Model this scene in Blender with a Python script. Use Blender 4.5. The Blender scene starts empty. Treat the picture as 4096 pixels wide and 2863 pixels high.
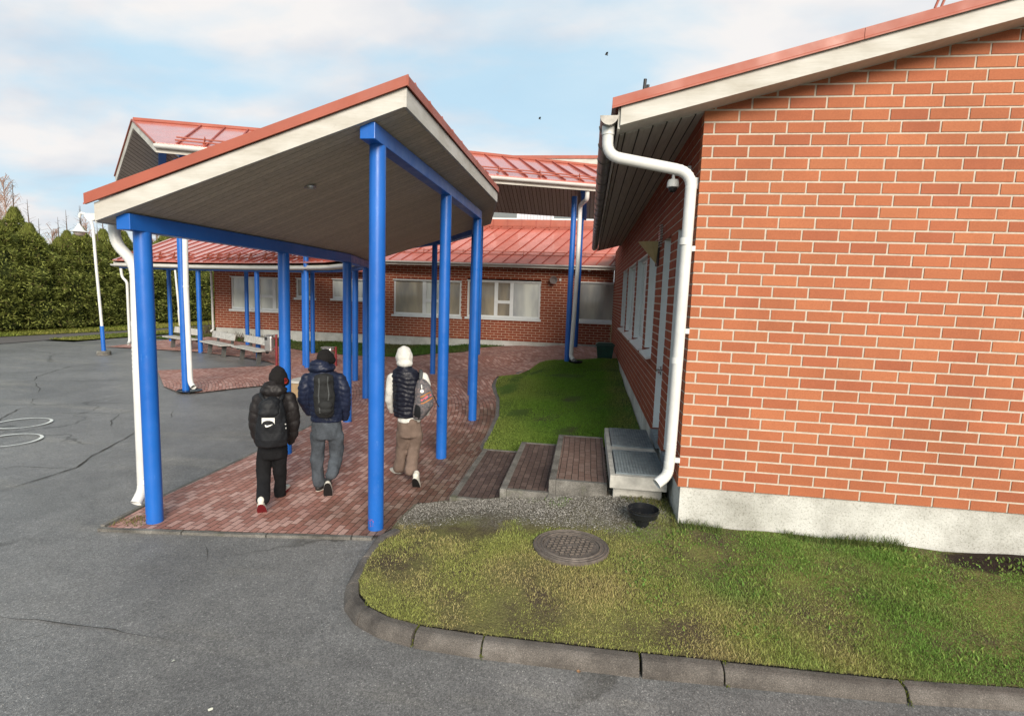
import bpy, bmesh, math, random
import numpy as np
from mathutils import Vector, Matrix, Euler
R = math.radians
random.seed(7); rng = np.random.default_rng(7)
C = bpy.context.scene.collection
SC = bpy.context.scene

# ---------------------------------------------------------------- camera
CAMH = 2.4
PITCH, ROLL, YAW, FPX = R(6.65), R(2.0), R(7.85), 2150.0
_cp, _sp, _cr, _sr, _cy, _sy = math.cos(PITCH), math.sin(PITCH), math.cos(ROLL), math.sin(ROLL), math.cos(YAW), math.sin(YAW)
_M = np.array([[_cr, -_sr, 0], [_sr, _cr, 0], [0, 0, 1]]) @ np.array([[1, 0, 0], [0, -_sp, -_cp], [0, _cp, -_sp]]) @ np.array([[_cy, _sy, 0], [-_sy, _cy, 0], [0, 0, 1]])
cam = bpy.data.cameras.new('camera'); camo = bpy.data.objects.new('camera', cam); C.objects.link(camo)
_rot = np.array([_M[0], -_M[1], -_M[2]]).T
camo.matrix_world = Matrix([list(_rot[0]) + [0], list(_rot[1]) + [0], list(_rot[2]) + [CAMH], [0, 0, 0, 1]])
cam.sensor_width = 36.0; cam.sensor_fit = 'HORIZONTAL'; cam.lens = 36.0 * FPX / 4096.0
cam.clip_start = 0.05; cam.clip_end = 3000
SC.camera = camo

# ---------------------------------------------------------------- sky, sun, exposure
SUN_EL, SUN_AZ = R(24), R(160)      # azimuth from +Y clockwise (towards +X)
w = bpy.data.worlds.new('World'); SC.world = w; w.use_nodes = True
nt = w.node_tree; nt.nodes.clear(); N = nt.nodes.new; L = nt.links.new
out = N('ShaderNodeOutputWorld'); bg = N('ShaderNodeBackground'); bg.inputs['Strength'].default_value = 0.1
sky = N('ShaderNodeTexSky'); sky.sky_type = 'NISHITA'; sky.sun_disc = False
sky.sun_elevation = SUN_EL; sky.sun_rotation = SUN_AZ
sky.air_density = 1.0; sky.dust_density = 1.5; sky.ozone_density = 1.5
tc = N('ShaderNodeTexCoord'); sep = N('ShaderNodeSeparateXYZ'); L(tc.outputs['Generated'], sep.inputs[0])
zz = N('ShaderNodeMath'); zz.operation = 'ADD'; zz.inputs[1].default_value = 0.22; L(sep.outputs['Z'], zz.inputs[0])
zm = N('ShaderNodeMath'); zm.operation = 'MAXIMUM'; zm.inputs[1].default_value = 0.05; L(zz.outputs[0], zm.inputs[0])
dv = N('ShaderNodeVectorMath'); dv.operation = 'DIVIDE'; L(tc.outputs['Generated'], dv.inputs[0])
cb = N('ShaderNodeCombineXYZ'); L(zm.outputs[0], cb.inputs[0]); L(zm.outputs[0], cb.inputs[1]); cb.inputs[2].default_value = 1.0
L(cb.outputs[0], dv.inputs[1])
mp = N('ShaderNodeMapping'); mp.inputs['Scale'].default_value = (0.8, 1.05, 0.6); mp.inputs['Rotation'].default_value = (0, 0, R(25)); mp.inputs['Location'].default_value = (3.1, 1.7, 0)
L(dv.outputs[0], mp.inputs[0])
n1 = N('ShaderNodeTexNoise'); n1.inputs['Scale'].default_value = 2.0; n1.inputs['Detail'].default_value = 6; n1.inputs['Roughness'].default_value = 0.5; n1.inputs['Distortion'].default_value = 0.25
L(mp.outputs[0], n1.inputs['Vector'])
cr = N('ShaderNodeValToRGB'); cr.color_ramp.elements[0].position = 0.40; cr.color_ramp.elements[1].position = 0.60
cr.color_ramp.elements[0].color = (0.22, 0.22, 0.22, 1); cr.color_ramp.elements[1].color = (1, 1, 1, 1)
L(n1.outputs['Fac'], cr.inputs[0])
n2 = N('ShaderNodeTexNoise'); n2.inputs['Scale'].default_value = 2.1; n2.inputs['Detail'].default_value = 5; L(mp.outputs[0], n2.inputs['Vector'])
cc = N('ShaderNodeValToRGB'); cc.color_ramp.elements[0].position = 0.34; cc.color_ramp.elements[1].position = 0.60
cc.color_ramp.elements[0].color = (3.1, 3.45, 3.9, 1); cc.color_ramp.elements[1].color = (4.55, 4.45, 4.4, 1)
L(n2.outputs['Fac'], cc.inputs[0])
skm = N('ShaderNodeMix'); skm.data_type = 'RGBA'; skm.inputs['Factor'].default_value = 0.85
L(sky.outputs[0], skm.inputs['A']); skm.inputs['B'].default_value = (2.55, 3.85, 4.6, 1)
mx = N('ShaderNodeMix'); mx.data_type = 'RGBA'
L(cr.outputs[0], mx.inputs['Factor']); L(skm.outputs['Result'], mx.inputs['A']); L(cc.outputs[0], mx.inputs['B'])
L(mx.outputs['Result'], bg.inputs['Color']); L(bg.outputs[0], out.inputs[0])

sun = bpy.data.lights.new('sun', 'SUN'); sun.energy = 2.5; sun.angle = R(28); sun.color = (1.0, 0.9, 0.78)
so = bpy.data.objects.new('sun', sun); C.objects.link(so)
_d = Vector((math.sin(SUN_AZ) * math.cos(SUN_EL), math.cos(SUN_AZ) * math.cos(SUN_EL), math.sin(SUN_EL)))
so.rotation_euler = _d.to_track_quat('Z', 'Y').to_euler(); so.location = (0, -5, 20)
SC.view_settings.view_transform = 'Standard'; SC.view_settings.look = 'None'
SC.view_settings.exposure = 1.03; SC.view_settings.gamma = 1.0

# ---------------------------------------------------------------- survey helpers: a sighted point on a plane
def ray(px, py):
    s = 1.784
    return _M.T @ np.array([(px * s - 2048) / FPX, (py * s - 1431.5) / FPX, 1.0])
def GZ(px, py, z=0.0):
    d = ray(px, py); t = (z - CAMH) / d[2]; return Vector((d[0] * t, d[1] * t, z))
def PY(px, py, Y):
    d = ray(px, py); t = Y / d[1]; return Vector((d[0] * t, Y, CAMH + d[2] * t))
def PX(px, py, X):
    d = ray(px, py); t = X / d[0]; return Vector((X, d[1] * t, CAMH + d[2] * t))

# ---------------------------------------------------------------- material helpers
MATS = {}
def nodes(name):
    m = bpy.data.materials.new(name); m.use_nodes = True; MATS[name] = m
    t = m.node_tree; b = t.nodes['Principled BSDF']; return m, t, b
def setc(b, col, rough=0.6, spec=0.5, metal=0.0):
    b.inputs['Base Color'].default_value = (*col, 1); b.inputs['Roughness'].default_value = rough
    b.inputs['Specular IOR Level'].default_value = spec; b.inputs['Metallic'].default_value = metal
def ramp(t, src, stops):
    r = t.nodes.new('ShaderNodeValToRGB'); e = r.color_ramp.elements
    while len(e) < len(stops): e.new(0.5)
    for i, (p, c) in enumerate(stops):
        e[i].position = p; e[i].color = (*c, 1) if len(c) == 3 else c
    t.links.new(src, r.inputs[0]); return r.outputs['Color']
def noise(t, scale, detail=4, rough=0.5, vec=None, dist=0.0):
    n = t.nodes.new('ShaderNodeTexNoise'); n.inputs['Scale'].default_value = scale; n.inputs['Detail'].default_value = detail
    n.inputs['Roughness'].default_value = rough; n.inputs['Distortion'].default_value = dist
    if vec is None: vec = objc(t)
    t.links.new(vec, n.inputs['Vector']); return n.outputs['Fac']
def objc(t, scale=(1, 1, 1), rot=(0, 0, 0), which='Object'):
    c = t.nodes.new('ShaderNodeTexCoord'); m = t.nodes.new('ShaderNodeMapping')
    m.inputs['Scale'].default_value = scale; m.inputs['Rotation'].default_value = rot
    t.links.new(c.outputs[which], m.inputs[0]); return m.outputs[0]
def mix(t, a, b, fac, mode='MIX'):
    n = t.nodes.new('ShaderNodeMix'); n.data_type = 'RGBA'; n.blend_type = mode
    for s, v in (('A', a), ('B', b)):
        if isinstance(v, tuple): n.inputs[s].default_value = (*v, 1) if len(v) == 3 else v
        else: t.links.new(v, n.inputs[s])
    if isinstance(fac, (int, float)): n.inputs['Factor'].default_value = fac
    else: t.links.new(fac, n.inputs['Factor'])
    return n.outputs['Result']
def math_(t, op, a, b=0.0, clamp=False):
    n = t.nodes.new('ShaderNodeMath'); n.operation = op; n.use_clamp = clamp
    for i, v in enumerate((a, b)):
        if isinstance(v, (int, float)): n.inputs[i].default_value = v
        else: t.links.new(v, n.inputs[i])
    return n.outputs[0]
def bump(t, b, h, dist=0.01, strength=1.0):
    n = t.nodes.new('ShaderNodeBump'); n.inputs['Distance'].default_value = dist; n.inputs['Strength'].default_value = strength
    t.links.new(h, n.inputs['Height']); t.links.new(n.outputs[0], b.inputs['Normal'])
def attr(t, name='Col'):
    a = t.nodes.new('ShaderNodeAttribute'); a.attribute_name = name; return a.outputs['Color']
def simple(name, col, rough=0.6, spec=0.5, metal=0.0, var=0.15, scale=6.0, bmp=0.0, bs=60.0):
    m, t, b = nodes(name); setc(b, col, rough, spec, metal)
    f = noise(t, scale, 5, 0.6)
    lo = tuple(c * (1 - var) for c in col); hi = tuple(min(1, c * (1 + var)) for c in col)
    t.links.new(ramp(t, f, [(0.3, lo), (0.7, hi)]), b.inputs['Base Color'])
    if bmp: bump(t, b, noise(t, bs, 3), bmp)
    return m

# brick (colour of each brick sits in the mesh attribute, it is the brick's own)
def brick_mat(name, gain=(1, 1, 1)):
    m, t, b = nodes(name); setc(b, (0.4, 0.12, 0.06), 0.75, 0.3)
    c = attr(t)
    g = mix(t, c, gain, 1.0, 'MULTIPLY')
    sp = ramp(t, noise(t, 90, 5, 0.75), [(0.33, (0.84, 0.81, 0.80)), (0.5, (0.98, 0.98, 0.98)), (0.68, (1.10, 1.12, 1.14))])
    st = ramp(t, noise(t, 1.3, 7, 0.62), [(0.3, (0.80, 0.79, 0.80)), (0.55, (0.97, 0.97, 0.97)), (0.75, (1.05, 1.06, 1.08))])
    t.links.new(mix(t, mix(t, g, sp, 1.0, 'MULTIPLY'), st, 1.0, 'MULTIPLY'), b.inputs['Base Color'])
    bump(t, b, noise(t, 220, 3, 0.7), 0.0015); return m
M_brick = brick_mat('brick_orange', (1, 1, 1))
M_brick2 = brick_mat('brick_red_shaded', (0.70, 0.50, 0.50))  # darker redder brick; on the side wall the colour carries its shade
M_mortar = simple('mortar', (0.50, 0.44, 0.36), 0.9, 0.2, var=0.12, scale=25, bmp=0.002, bs=200)
M_mortar2 = simple('mortar_far', (0.55, 0.43, 0.32), 0.9, 0.2, var=0.15, scale=25)

m, t, b = nodes('concrete_foundation'); setc(b, (0.5, 0.5, 0.47), 0.9, 0.25); M_conc = m
f1 = ramp(t, noise(t, 1.6, 7, 0.65), [(0.32, (0.34, 0.335, 0.30)), (0.55, (0.56, 0.56, 0.52)), (0.75, (0.66, 0.66, 0.63))])
f2 = ramp(t, noise(t, 55, 4, 0.75), [(0.36, (0.45, 0.44, 0.4)), (0.46, (1, 1, 1))])
t.links.new(mix(t, f1, f2, 0.8, 'MULTIPLY'), b.inputs['Base Color']); bump(t, b, noise(t, 40, 6, 0.7), 0.008)
m, t, b = nodes('concrete_old'); setc(b, (0.3, 0.3, 0.27), 0.92, 0.2); M_conc2 = m
f1 = ramp(t, noise(t, 4, 7, 0.65), [(0.3, (0.09, 0.085, 0.075)), (0.55, (0.20, 0.19, 0.17)), (0.78, (0.32, 0.31, 0.28))])
f2 = ramp(t, noise(t, 130, 3, 0.7), [(0.36, (0.55, 0.55, 0.55)), (0.6, (1.1, 1.1, 1.1))])
f3 = ramp(t, noise(t, 2.3, 5, 0.7), [(0.56, (0, 0, 0)), (0.7, (1, 1, 1))])
t.links.new(mix(t, mix(t, f1, f2, 1.0, 'MULTIPLY'), (0.10, 0.12, 0.04), math_(t, 'MULTIPLY', f3, 0.35)), b.inputs['Base Color']); bump(t, b, noise(t, 90, 5, 0.7), 0.006)
M_conc3 = simple('pale_concrete', (0.42, 0.41, 0.37), 0.9, 0.2, var=0.25, scale=9, bmp=0.004, bs=120)
m, t, b = nodes('kerb_stone'); setc(b, (0.2, 0.19, 0.17), 0.9, 0.25); M_kerb = m
f1 = ramp(t, noise(t, 3, 7, 0.65), [(0.3, (0.065, 0.058, 0.052)), (0.55, (0.145, 0.13, 0.115)), (0.78, (0.23, 0.21, 0.19))])
f2 = ramp(t, noise(t, 170, 3, 0.75), [(0.38, (0.6, 0.6, 0.6)), (0.55, (1, 1, 1)), (0.68, (1.7, 1.65, 1.6))])
t.links.new(mix(t, f1, f2, 1.0, 'MULTIPLY'), b.inputs['Base Color']); bump(t, b, noise(t, 120, 5, 0.7), 0.006)

# asphalt: aggregate speckle, seams, worn patches and damp places
m, t, b = nodes('asphalt'); setc(b, (0.06, 0.06, 0.06), 0.85, 0.4); M_asph = m
v = objc(t)
ag = t.nodes.new('ShaderNodeTexVoronoi'); ag.inputs['Scale'].default_value = 150; t.links.new(v, ag.inputs['Vector'])
sp = ramp(t, ag.outputs['Color'], [(0.0, (0.08, 0.079, 0.076)), (0.5, (0.155, 0.152, 0.147)), (0.86, (0.225, 0.22, 0.21)), (0.95, (0.40, 0.385, 0.36))])
big = ramp(t, noise(t, 0.55, 6, 0.6), [(0.3, (0.74, 0.74, 0.75)), (0.48, (0.98, 0.98, 0.98)), (0.52, (1.08, 1.08, 1.08)), (0.7, (1.25, 1.24, 1.22))])
mid_ = ramp(t, noise(t, 5.0, 5, 0.65), [(0.3, (0.85, 0.85, 0.85)), (0.7, (1.12, 1.12, 1.12))])
fine = ramp(t, noise(t, 38, 3, 0.7), [(0.3, (0.8, 0.8, 0.8)), (0.7, (1.15, 1.15, 1.15))])
ac = mix(t, mix(t, mix(t, sp, big, 1.0, 'MULTIPLY'), mid_, 1.0, 'MULTIPLY'), fine, 1.0, 'MULTIPLY')
# long wandering cracks
cv = t.nodes.new('ShaderNodeVectorMath'); cv.operation = 'ADD'
nv = t.nodes.new('ShaderNodeTexNoise'); nv.inputs['Scale'].default_value = 0.7; nv.inputs['Detail'].default_value = 6; t.links.new(v, nv.inputs['Vector'])
ms = t.nodes.new('ShaderNodeVectorMath'); ms.operation = 'SCALE'; ms.inputs['Scale'].default_value = 2.0; t.links.new(nv.outputs['Color'], ms.inputs[0])
t.links.new(objc(t, (0.55, 1.0, 1), (0, 0, R(28))), cv.inputs[0]); t.links.new(ms.outputs[0], cv.inputs[1])
vc = t.nodes.new('ShaderNodeTexVoronoi'); vc.feature = 'DISTANCE_TO_EDGE'; vc.inputs['Scale'].default_value = 0.3; t.links.new(cv.outputs[0], vc.inputs['Vector'])
ck = ramp(t, vc.outputs['Distance'], [(0.0, (0.42, 0.41, 0.38)), (0.004, (0.5, 0.49, 0.47)), (0.010, (1, 1, 1))])
ckz = ramp(t, noise(t, 0.25, 2), [(0.50, (0, 0, 0)), (0.56, (1, 1, 1))])
ac = mix(t, ac, mix(t, ac, ck, 1.0, 'MULTIPLY'), ckz)
ps = ramp(t, noise(t, 0.8, 5, 0.6, objc(t, (0.35, 1.6, 1))), [(0.56, (0, 0, 0)), (0.72, (1, 1, 1))])
ac = mix(t, ac, mix(t, ac, (1.9, 1.8, 1.55), 1.0, 'MULTIPLY'), math_(t, 'MULTIPLY', ps, 0.45))
t.links.new(ac, b.inputs['Base Color'])
# damp sheen towards the yard
sx = t.nodes.new('ShaderNodeSeparateXYZ'); t.links.new(v, sx.inputs[0])
wet = math_(t, 'MULTIPLY', ramp(t, math_(t, 'ADD', math_(t, 'MULTIPLY', sx.outputs[0], -0.08), math_(t, 'MULTIPLY', noise(t, 0.7, 4, 0.55), 0.9)), [(0.52, (0, 0, 0)), (0.95, (1, 1, 1))]), 1.0)
rg = math_(t, 'SUBTRACT', 0.8, math_(t, 'MULTIPLY', wet, 0.42)); t.links.new(rg, b.inputs['Roughness'])
bump(t, b, ag.outputs['Distance'], 0.004, 0.7)

# pavers, laid along the walkway by the UVs
def paver_mat(name, c1, c2, toning, lo=0.45, hi=0.62, grey=0.0):
    m, t, b = nodes(name); setc(b, c1, 0.8, 0.3)
    uv = t.nodes.new('ShaderNodeUVMap'); uv.uv_map = 'UVMap'
    nw = t.nodes.new('ShaderNodeTexNoise'); nw.inputs['Scale'].default_value = 1.7; nw.inputs['Detail'].default_value = 2; t.links.new(uv.outputs[0], nw.inputs['Vector'])
    sc_ = t.nodes.new('ShaderNodeVectorMath'); sc_.operation = 'SCALE'; sc_.inputs['Scale'].default_value = 0.035; t.links.new(nw.outputs['Color'], sc_.inputs[0])
    ad = t.nodes.new('ShaderNodeVectorMath'); ad.operation = 'ADD'; t.links.new(uv.outputs[0], ad.inputs[0]); t.links.new(sc_.outputs[0], ad.inputs[1])
    br = t.nodes.new('ShaderNodeTexBrick'); t.links.new(ad.outputs[0], br.inputs['Vector'])
    br.inputs['Scale'].default_value = 1.0; br.inputs['Brick Width'].default_value = 0.150; br.inputs['Row Height'].default_value = 0.0715
    br.inputs['Mortar Size'].default_value = 0.0035; br.inputs['Mortar Smooth'].default_value = 0.25; br.inputs['Bias'].default_value = -0.35
    br.inputs['Color1'].default_value = (*c1, 1); br.inputs['Color2'].default_value = (*c2, 1)
    br.inputs['Mortar'].default_value = (0.028, 0.026, 0.018, 1)
    sp = ramp(t, noise(t, 130, 3, 0.7), [(0.34, (0.72, 0.72, 0.72)), (0.66, (1.2, 1.2, 1.2))])
    big = ramp(t, noise(t, 0.9, 6, 0.62), [(0.3, (0.78, 0.76, 0.76)), (0.7, (1.18, 1.16, 1.15))])
    col = mix(t, mix(t, br.outputs['Color'], sp, 1.0, 'MULTIPLY'), big, 1.0, 'MULTIPLY')
    # ragged strip by the lawn, multiplied darker
    o = objc(t); s = t.nodes.new('ShaderNodeSeparateXYZ'); t.links.new(o, s.inputs[0])
    e = math_(t, 'ADD', math_(t, 'MULTIPLY', math_(t, 'ADD', s.outputs[0], 2.75), 1.1), math_(t, 'MULTIPLY', math_(t, 'SUBTRACT', noise(t, 1.6, 6, 0.65), 0.5), 2.2)); e = math_(t, 'MULTIPLY', e, math_(t, 'SUBTRACT', 1.0, math_(t, 'MULTIPLY', math_(t, 'SUBTRACT', s.outputs[1], 10.5), 0.5, True), True), True)
    fac = ramp(t, e, toning)
    col = mix(t, col, mix(t, col, (0.42, 0.47, 0.42), 1.0, 'MULTIPLY'), fac)
    t.links.new(col, b.inputs['Base Color'])
    rr = ramp(t, noise(t, 1.1, 4), [(0.3, (0.5, 0.5, 0.5)), (0.7, (0.85, 0.85, 0.85))]); t.links.new(rr, b.inputs['Roughness'])
    h = math_(t, 'SUBTRACT', 1.0, br.outputs['Fac']); bump(t, b, math_(t, 'ADD', h, math_(t, 'MULTIPLY', noise(t, 150, 3), 0.25)), 0.006)
    return m
M_pave = paver_mat('red_pavers', (0.335, 0.16, 0.125), (0.64, 0.44, 0.385), [(0.0, (0, 0, 0)), (1.0, (1, 1, 1))])
M_pave2 = paver_mat('dark_pavers', (0.15, 0.095, 0.085), (0.27, 0.18, 0.16), [(0.3, (0, 0, 0)), (0.5, (0.7, 0.7, 0.7))])
M_pave3 = paver_mat('pink_pavers', (0.30, 0.18, 0.155), (0.42, 0.28, 0.25), [(0.4, (0, 0, 0)), (0.6, (0.8, 0.8, 0.8))])

m, t, b = nodes('soil_turf'); setc(b, (0.08, 0.07, 0.04), 0.95, 0.1); M_soil = m
c1 = ramp(t, noise(t, 2.2, 7, 0.65), [(0.36, (0.09, 0.07, 0.05)), (0.5, (0.15, 0.14, 0.06)), (0.66, (0.19, 0.19, 0.065))])
c2 = ramp(t, noise(t, 75, 4, 0.75), [(0.3, (0.45, 0.45, 0.42)), (0.7, (1.5, 1.5, 1.4))])
sx = t.nodes.new('ShaderNodeSeparateXYZ'); t.links.new(objc(t), sx.inputs[0]); nz = noise(t, 3.0, 6, 0.65)
gy = math_(t, 'ADD', math_(t, 'MULTIPLY', sx.outputs[1], 1.6), nz); gx_ = math_(t, 'SUBTRACT', math_(t, 'ADD', nz, 0.95), sx.outputs[0])
gf = math_(t, 'MULTIPLY', ramp(t, math_(t, 'SUBTRACT', gy, 8.0), [(0.2, (0, 0, 0)), (0.85, (0.85, 0.85, 0.85))]), ramp(t, gx_, [(0.3, (0, 0, 0)), (0.75, (1, 1, 1))]))
vv = t.nodes.new('ShaderNodeTexVoronoi'); vv.inputs['Scale'].default_value = 85; t.links.new(objc(t), vv.inputs['Vector'])
gc = ramp(t, vv.outputs['Color'], [(0.0, (0.06, 0.052, 0.04)), (0.6, (0.16, 0.145, 0.12)), (0.95, (0.38, 0.36, 0.32))])
dx_ = math_(t, 'MULTIPLY', math_(t, 'SUBTRACT', sx.outputs[0], 3.75), 1.1); dy_ = math_(t, 'MULTIPLY', math_(t, 'SUBTRACT', sx.outputs[1], 4.95), 3.2)
dk = ramp(t, math_(t, 'ADD', math_(t, 'ADD', math_(t, 'MULTIPLY', dx_, dx_), math_(t, 'MULTIPLY', dy_, dy_)), nz), [(0.75, (1, 1, 1)), (1.0, (0, 0, 0))])
t.links.new(mix(t, mix(t, mix(t, c1, c2, 1.0, 'MULTIPLY'), gc, gf), (0.035, 0.025, 0.02), dk), b.inputs['Base Color']); bump(t, b, noise(t, 45, 5, 0.7), 0.02)
m, t, b = nodes('soil_green'); setc(b, (0.05, 0.08, 0.02), 0.95, 0.1); M_soilg = m
c1 = ramp(t, noise(t, 0.8, 6, 0.65), [(0.34, (0.08, 0.07, 0.04)), (0.46, (0.07, 0.11, 0.025)), (0.7, (0.08, 0.15, 0.025))])
t.links.new(c1, b.inputs['Base Color']); bump(t, b, noise(t, 45, 5, 0.7), 0.02)
m, t, b = nodes('gravel_ground'); setc(b, (0.15, 0.14, 0.13), 0.95, 0.2); M_grav = m
vv = t.nodes.new('ShaderNodeTexVoronoi'); vv.inputs['Scale'].default_value = 70; t.links.new(objc(t), vv.inputs['Vector'])
c1 = ramp(t, vv.outputs['Color'], [(0.0, (0.05, 0.045, 0.04)), (0.6, (0.14, 0.13, 0.115)), (0.95, (0.34, 0.33, 0.31))])
c2 = ramp(t, noise(t, 2.5, 5, 0.6), [(0.35, (0.5, 0.47, 0.4)), (0.65, (1.1, 1.1, 1.1))])
t.links.new(mix(t, c1, c2, 1.0, 'MULTIPLY'), b.inputs['Base Color']); bump(t, b, vv.outputs['Distance'], 0.01)

def blade_mat(name):
    m, t, b = nodes(name); setc(b, (0.08, 0.12, 0.03), 0.7, 0.2)
    t.links.new(attr(t), b.inputs['Base Color'])
    tr = t.nodes.new('ShaderNodeBsdfTranslucent'); ms = t.nodes.new('ShaderNodeMixShader'); ms.inputs[0].default_value = 0.3
    t.links.new(attr(t), tr.inputs[0]); o = t.nodes['Material Output']
    t.links.new(b.outputs[0], ms.inputs[1]); t.links.new(tr.outputs[0], ms.inputs[2]); t.links.new(ms.outputs[0], o.inputs[0]); return m
M_blade = blade_mat('grass_blade'); M_leaf = blade_mat('spruce_needles')
M_bark = simple('bark', (0.12, 0.09, 0.07), 0.9, 0.2, var=0.3, scale=14)
M_birch = simple('birch_twigs', (0.36, 0.24, 0.19), 0.85, 0.2, var=0.25, scale=3)
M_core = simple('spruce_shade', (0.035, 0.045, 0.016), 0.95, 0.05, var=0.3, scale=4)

# paints and metals
m, t, b = nodes('blue_paint'); setc(b, (0.015, 0.13, 0.55), 0.34, 0.5); M_blue = m
c = ramp(t, noise(t, 1.4, 5, 0.6), [(0.3, (0.008, 0.098, 0.40)), (0.7, (0.014, 0.130, 0.49))])
sc2 = ramp(t, noise(t, 22, 4, 0.7, objc(t, (3.0, 3.0, 0.5))), [(0.64, (0, 0, 0)), (0.72, (1, 1, 1))])
t.links.new(mix(t, c, (0.16, 0.32, 0.60), math_(t, 'MULTIPLY', sc2, 0.4)), b.inputs['Base Color'])
t.links.new(ramp(t, noise(t, 9, 4), [(0.3, (0.28, 0.28, 0.28)), (0.7, (0.46, 0.46, 0.46))]), b.inputs['Roughness'])
m, t, b = nodes('white_board'); setc(b, (0.62, 0.6, 0.55), 0.7, 0.3); M_white = m
c = ramp(t, noise(t, 2.0, 6, 0.6, objc(t, (1, 1, 3))), [(0.28, (0.40, 0.375, 0.32)), (0.6, (0.54, 0.525, 0.48)), (0.8, (0.59, 0.575, 0.54))])
kn = ramp(t, noise(t, 5.5, 3, 0.5, objc(t, (1, 1, 1.6))), [(0.70, (1, 1, 1)), (0.76, (0.6, 0.56, 0.52))])
gr = ramp(t, noise(t, 60, 3, 0.6, objc(t, (0.12, 0.12, 2))), [(0.3, (0.93, 0.93, 0.92)), (0.7, (1.04, 1.04, 1.04))])
t.links.new(mix(t, mix(t, c, kn, 1.0, 'MULTIPLY'), gr, 1.0, 'MULTIPLY'), b.inputs['Base Color'])
def soffit_mat(name, axis, col=(0.20, 0.16, 0.11), pitch=0.12, var=0.2, gw=0.04):
    m, t, b = nodes(name); setc(b, col, 0.75, 0.25)
    o = objc(t); s = t.nodes.new('ShaderNodeSeparateXYZ'); t.links.new(o, s.inputs[0])
    p = math_(t, 'FRACT', math_(t, 'DIVIDE', s.outputs[axis], pitch))
    ln = ramp(t, p, [(0.0, (0.08, 0.08, 0.08)), (gw, (0.12, 0.12, 0.12)), (gw + 0.03, (1, 1, 1)), (1.0, (1, 1, 1))])
    fl = math_(t, 'FLOOR', math_(t, 'DIVIDE', s.outputs[axis], pitch))
    wn = t.nodes.new('ShaderNodeTexWhiteNoise'); wn.noise_dimensions = '1D'; t.links.new(fl, wn.inputs['W'])
    bc = ramp(t, wn.outputs['Value'], [(0, tuple(c * (1 - var) for c in col)), (1, tuple(c * (1 + var) for c in col))])
    scv = (0.4, 6, 6) if axis == 1 else (6, 0.4, 6)
    g = ramp(t, noise(t, 7, 5, 0.65, objc(t, scv)), [(0.3, (0.8, 0.8, 0.8)), (0.7, (1.15, 1.15, 1.15))])
    t.links.new(mix(t, mix(t, bc, ln, 1.0, 'MULTIPLY'), g, 1.0, 'MULTIPLY'), b.inputs['Base Color']); bump(t, b, ln, 0.004); return m
M_soffY = soffit_mat('soffit_boards_across', 1, (0.50, 0.44, 0.34), 0.095, 0.08, 0.015)
M_soffX = soffit_mat('soffit_boards_along', 0, (0.40, 0.37, 0.33), 0.12, 0.08, 0.10)
def red_mat(name, col, rough, toning=0.25):
    m, t, b = nodes(name); setc(b, col, rough, 0.5)
    f = ramp(t, noise(t, 2.2, 6, 0.65), [(0.3, tuple(c * (1 - toning) for c in col)), (0.7, tuple(c * (1 + toning * 0.7) for c in col))])
    t.links.new(f, b.inputs['Base Color'])
    t.links.new(ramp(t, noise(t, 3.0, 4), [(0.3, (rough * 0.75,) * 3), (0.7, (rough * 1.3,) * 3)]), b.inputs['Roughness']); return m
M_redtrim = red_mat('red_trim', (0.33, 0.085, 0.05), 0.55, 0.12)
M_redroof = red_mat('red_sheet_roof', (0.50, 0.15, 0.11), 0.24, 0.18); MATS['red_sheet_roof'].node_tree.nodes['Principled BSDF'].inputs['Coat Weight'].default_value = 0.6
MATS['red_sheet_roof'].node_tree.nodes['Principled BSDF'].inputs['Coat Roughness'].default_value = 0.12
m, t, b = nodes('red_sheet_roof_dark_end'); setc(b, (0.5, 0.15, 0.11), 0.3, 0.5); M_wroof = m; b.inputs['Coat Weight'].default_value = 0.4
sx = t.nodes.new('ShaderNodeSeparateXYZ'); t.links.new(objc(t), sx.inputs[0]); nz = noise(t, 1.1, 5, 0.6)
dm = math_(t, 'SUBTRACT', math_(t, 'ADD', math_(t, 'MULTIPLY', sx.outputs[0], 0.28), math_(t, 'MULTIPLY', nz, 0.5)), math_(t, 'MULTIPLY', math_(t, 'SUBTRACT', sx.outputs[2], 3.6), 0.9))  # sheet colour turns darker towards the lower right
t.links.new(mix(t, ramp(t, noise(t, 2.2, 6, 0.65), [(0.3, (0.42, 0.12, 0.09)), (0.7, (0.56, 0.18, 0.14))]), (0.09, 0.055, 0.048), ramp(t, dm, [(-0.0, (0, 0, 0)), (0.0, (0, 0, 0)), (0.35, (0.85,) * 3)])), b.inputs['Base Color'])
M_seam = red_mat('red_seam', (0.30, 0.05, 0.03), 0.5, 0.12)
M_gut = simple('white_gutter', (0.66, 0.66, 0.63), 0.4, 0.5, var=0.08, scale=5)
M_gutdark = simple('grey_gutter', (0.20, 0.19, 0.17), 0.35, 0.5, metal=0.4, var=0.4, scale=9)
M_frame = simple('white_frame', (0.68, 0.71, 0.70), 0.45, 0.4, var=0.05)
M_dark = simple('dark_metal', (0.02, 0.02, 0.02), 0.5, 0.4, var=0.2)
M_black = simple('black_plastic', (0.012, 0.013, 0.015), 0.22, 0.5, var=0.3)
M_galv = simple('galvanised_steel', (0.24, 0.285, 0.31), 0.42, 0.5, metal=0.55, var=0.25, scale=12)
M_steel = simple('brushed_steel', (0.42, 0.41, 0.39), 0.35, 0.5, metal=0.7, var=0.2, scale=5)
M_chrome = simple('chrome', (0.7, 0.7, 0.7), 0.12, 0.5, metal=1.0, var=0.05)
M_iron = simple('cast_iron', (0.14, 0.118, 0.10), 0.6, 0.4, metal=0.25, var=0.35, scale=20, bmp=0.002, bs=90)
M_green = simple('green_plastic', (0.012, 0.055, 0.04), 0.4, 0.5, var=0.25)
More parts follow.
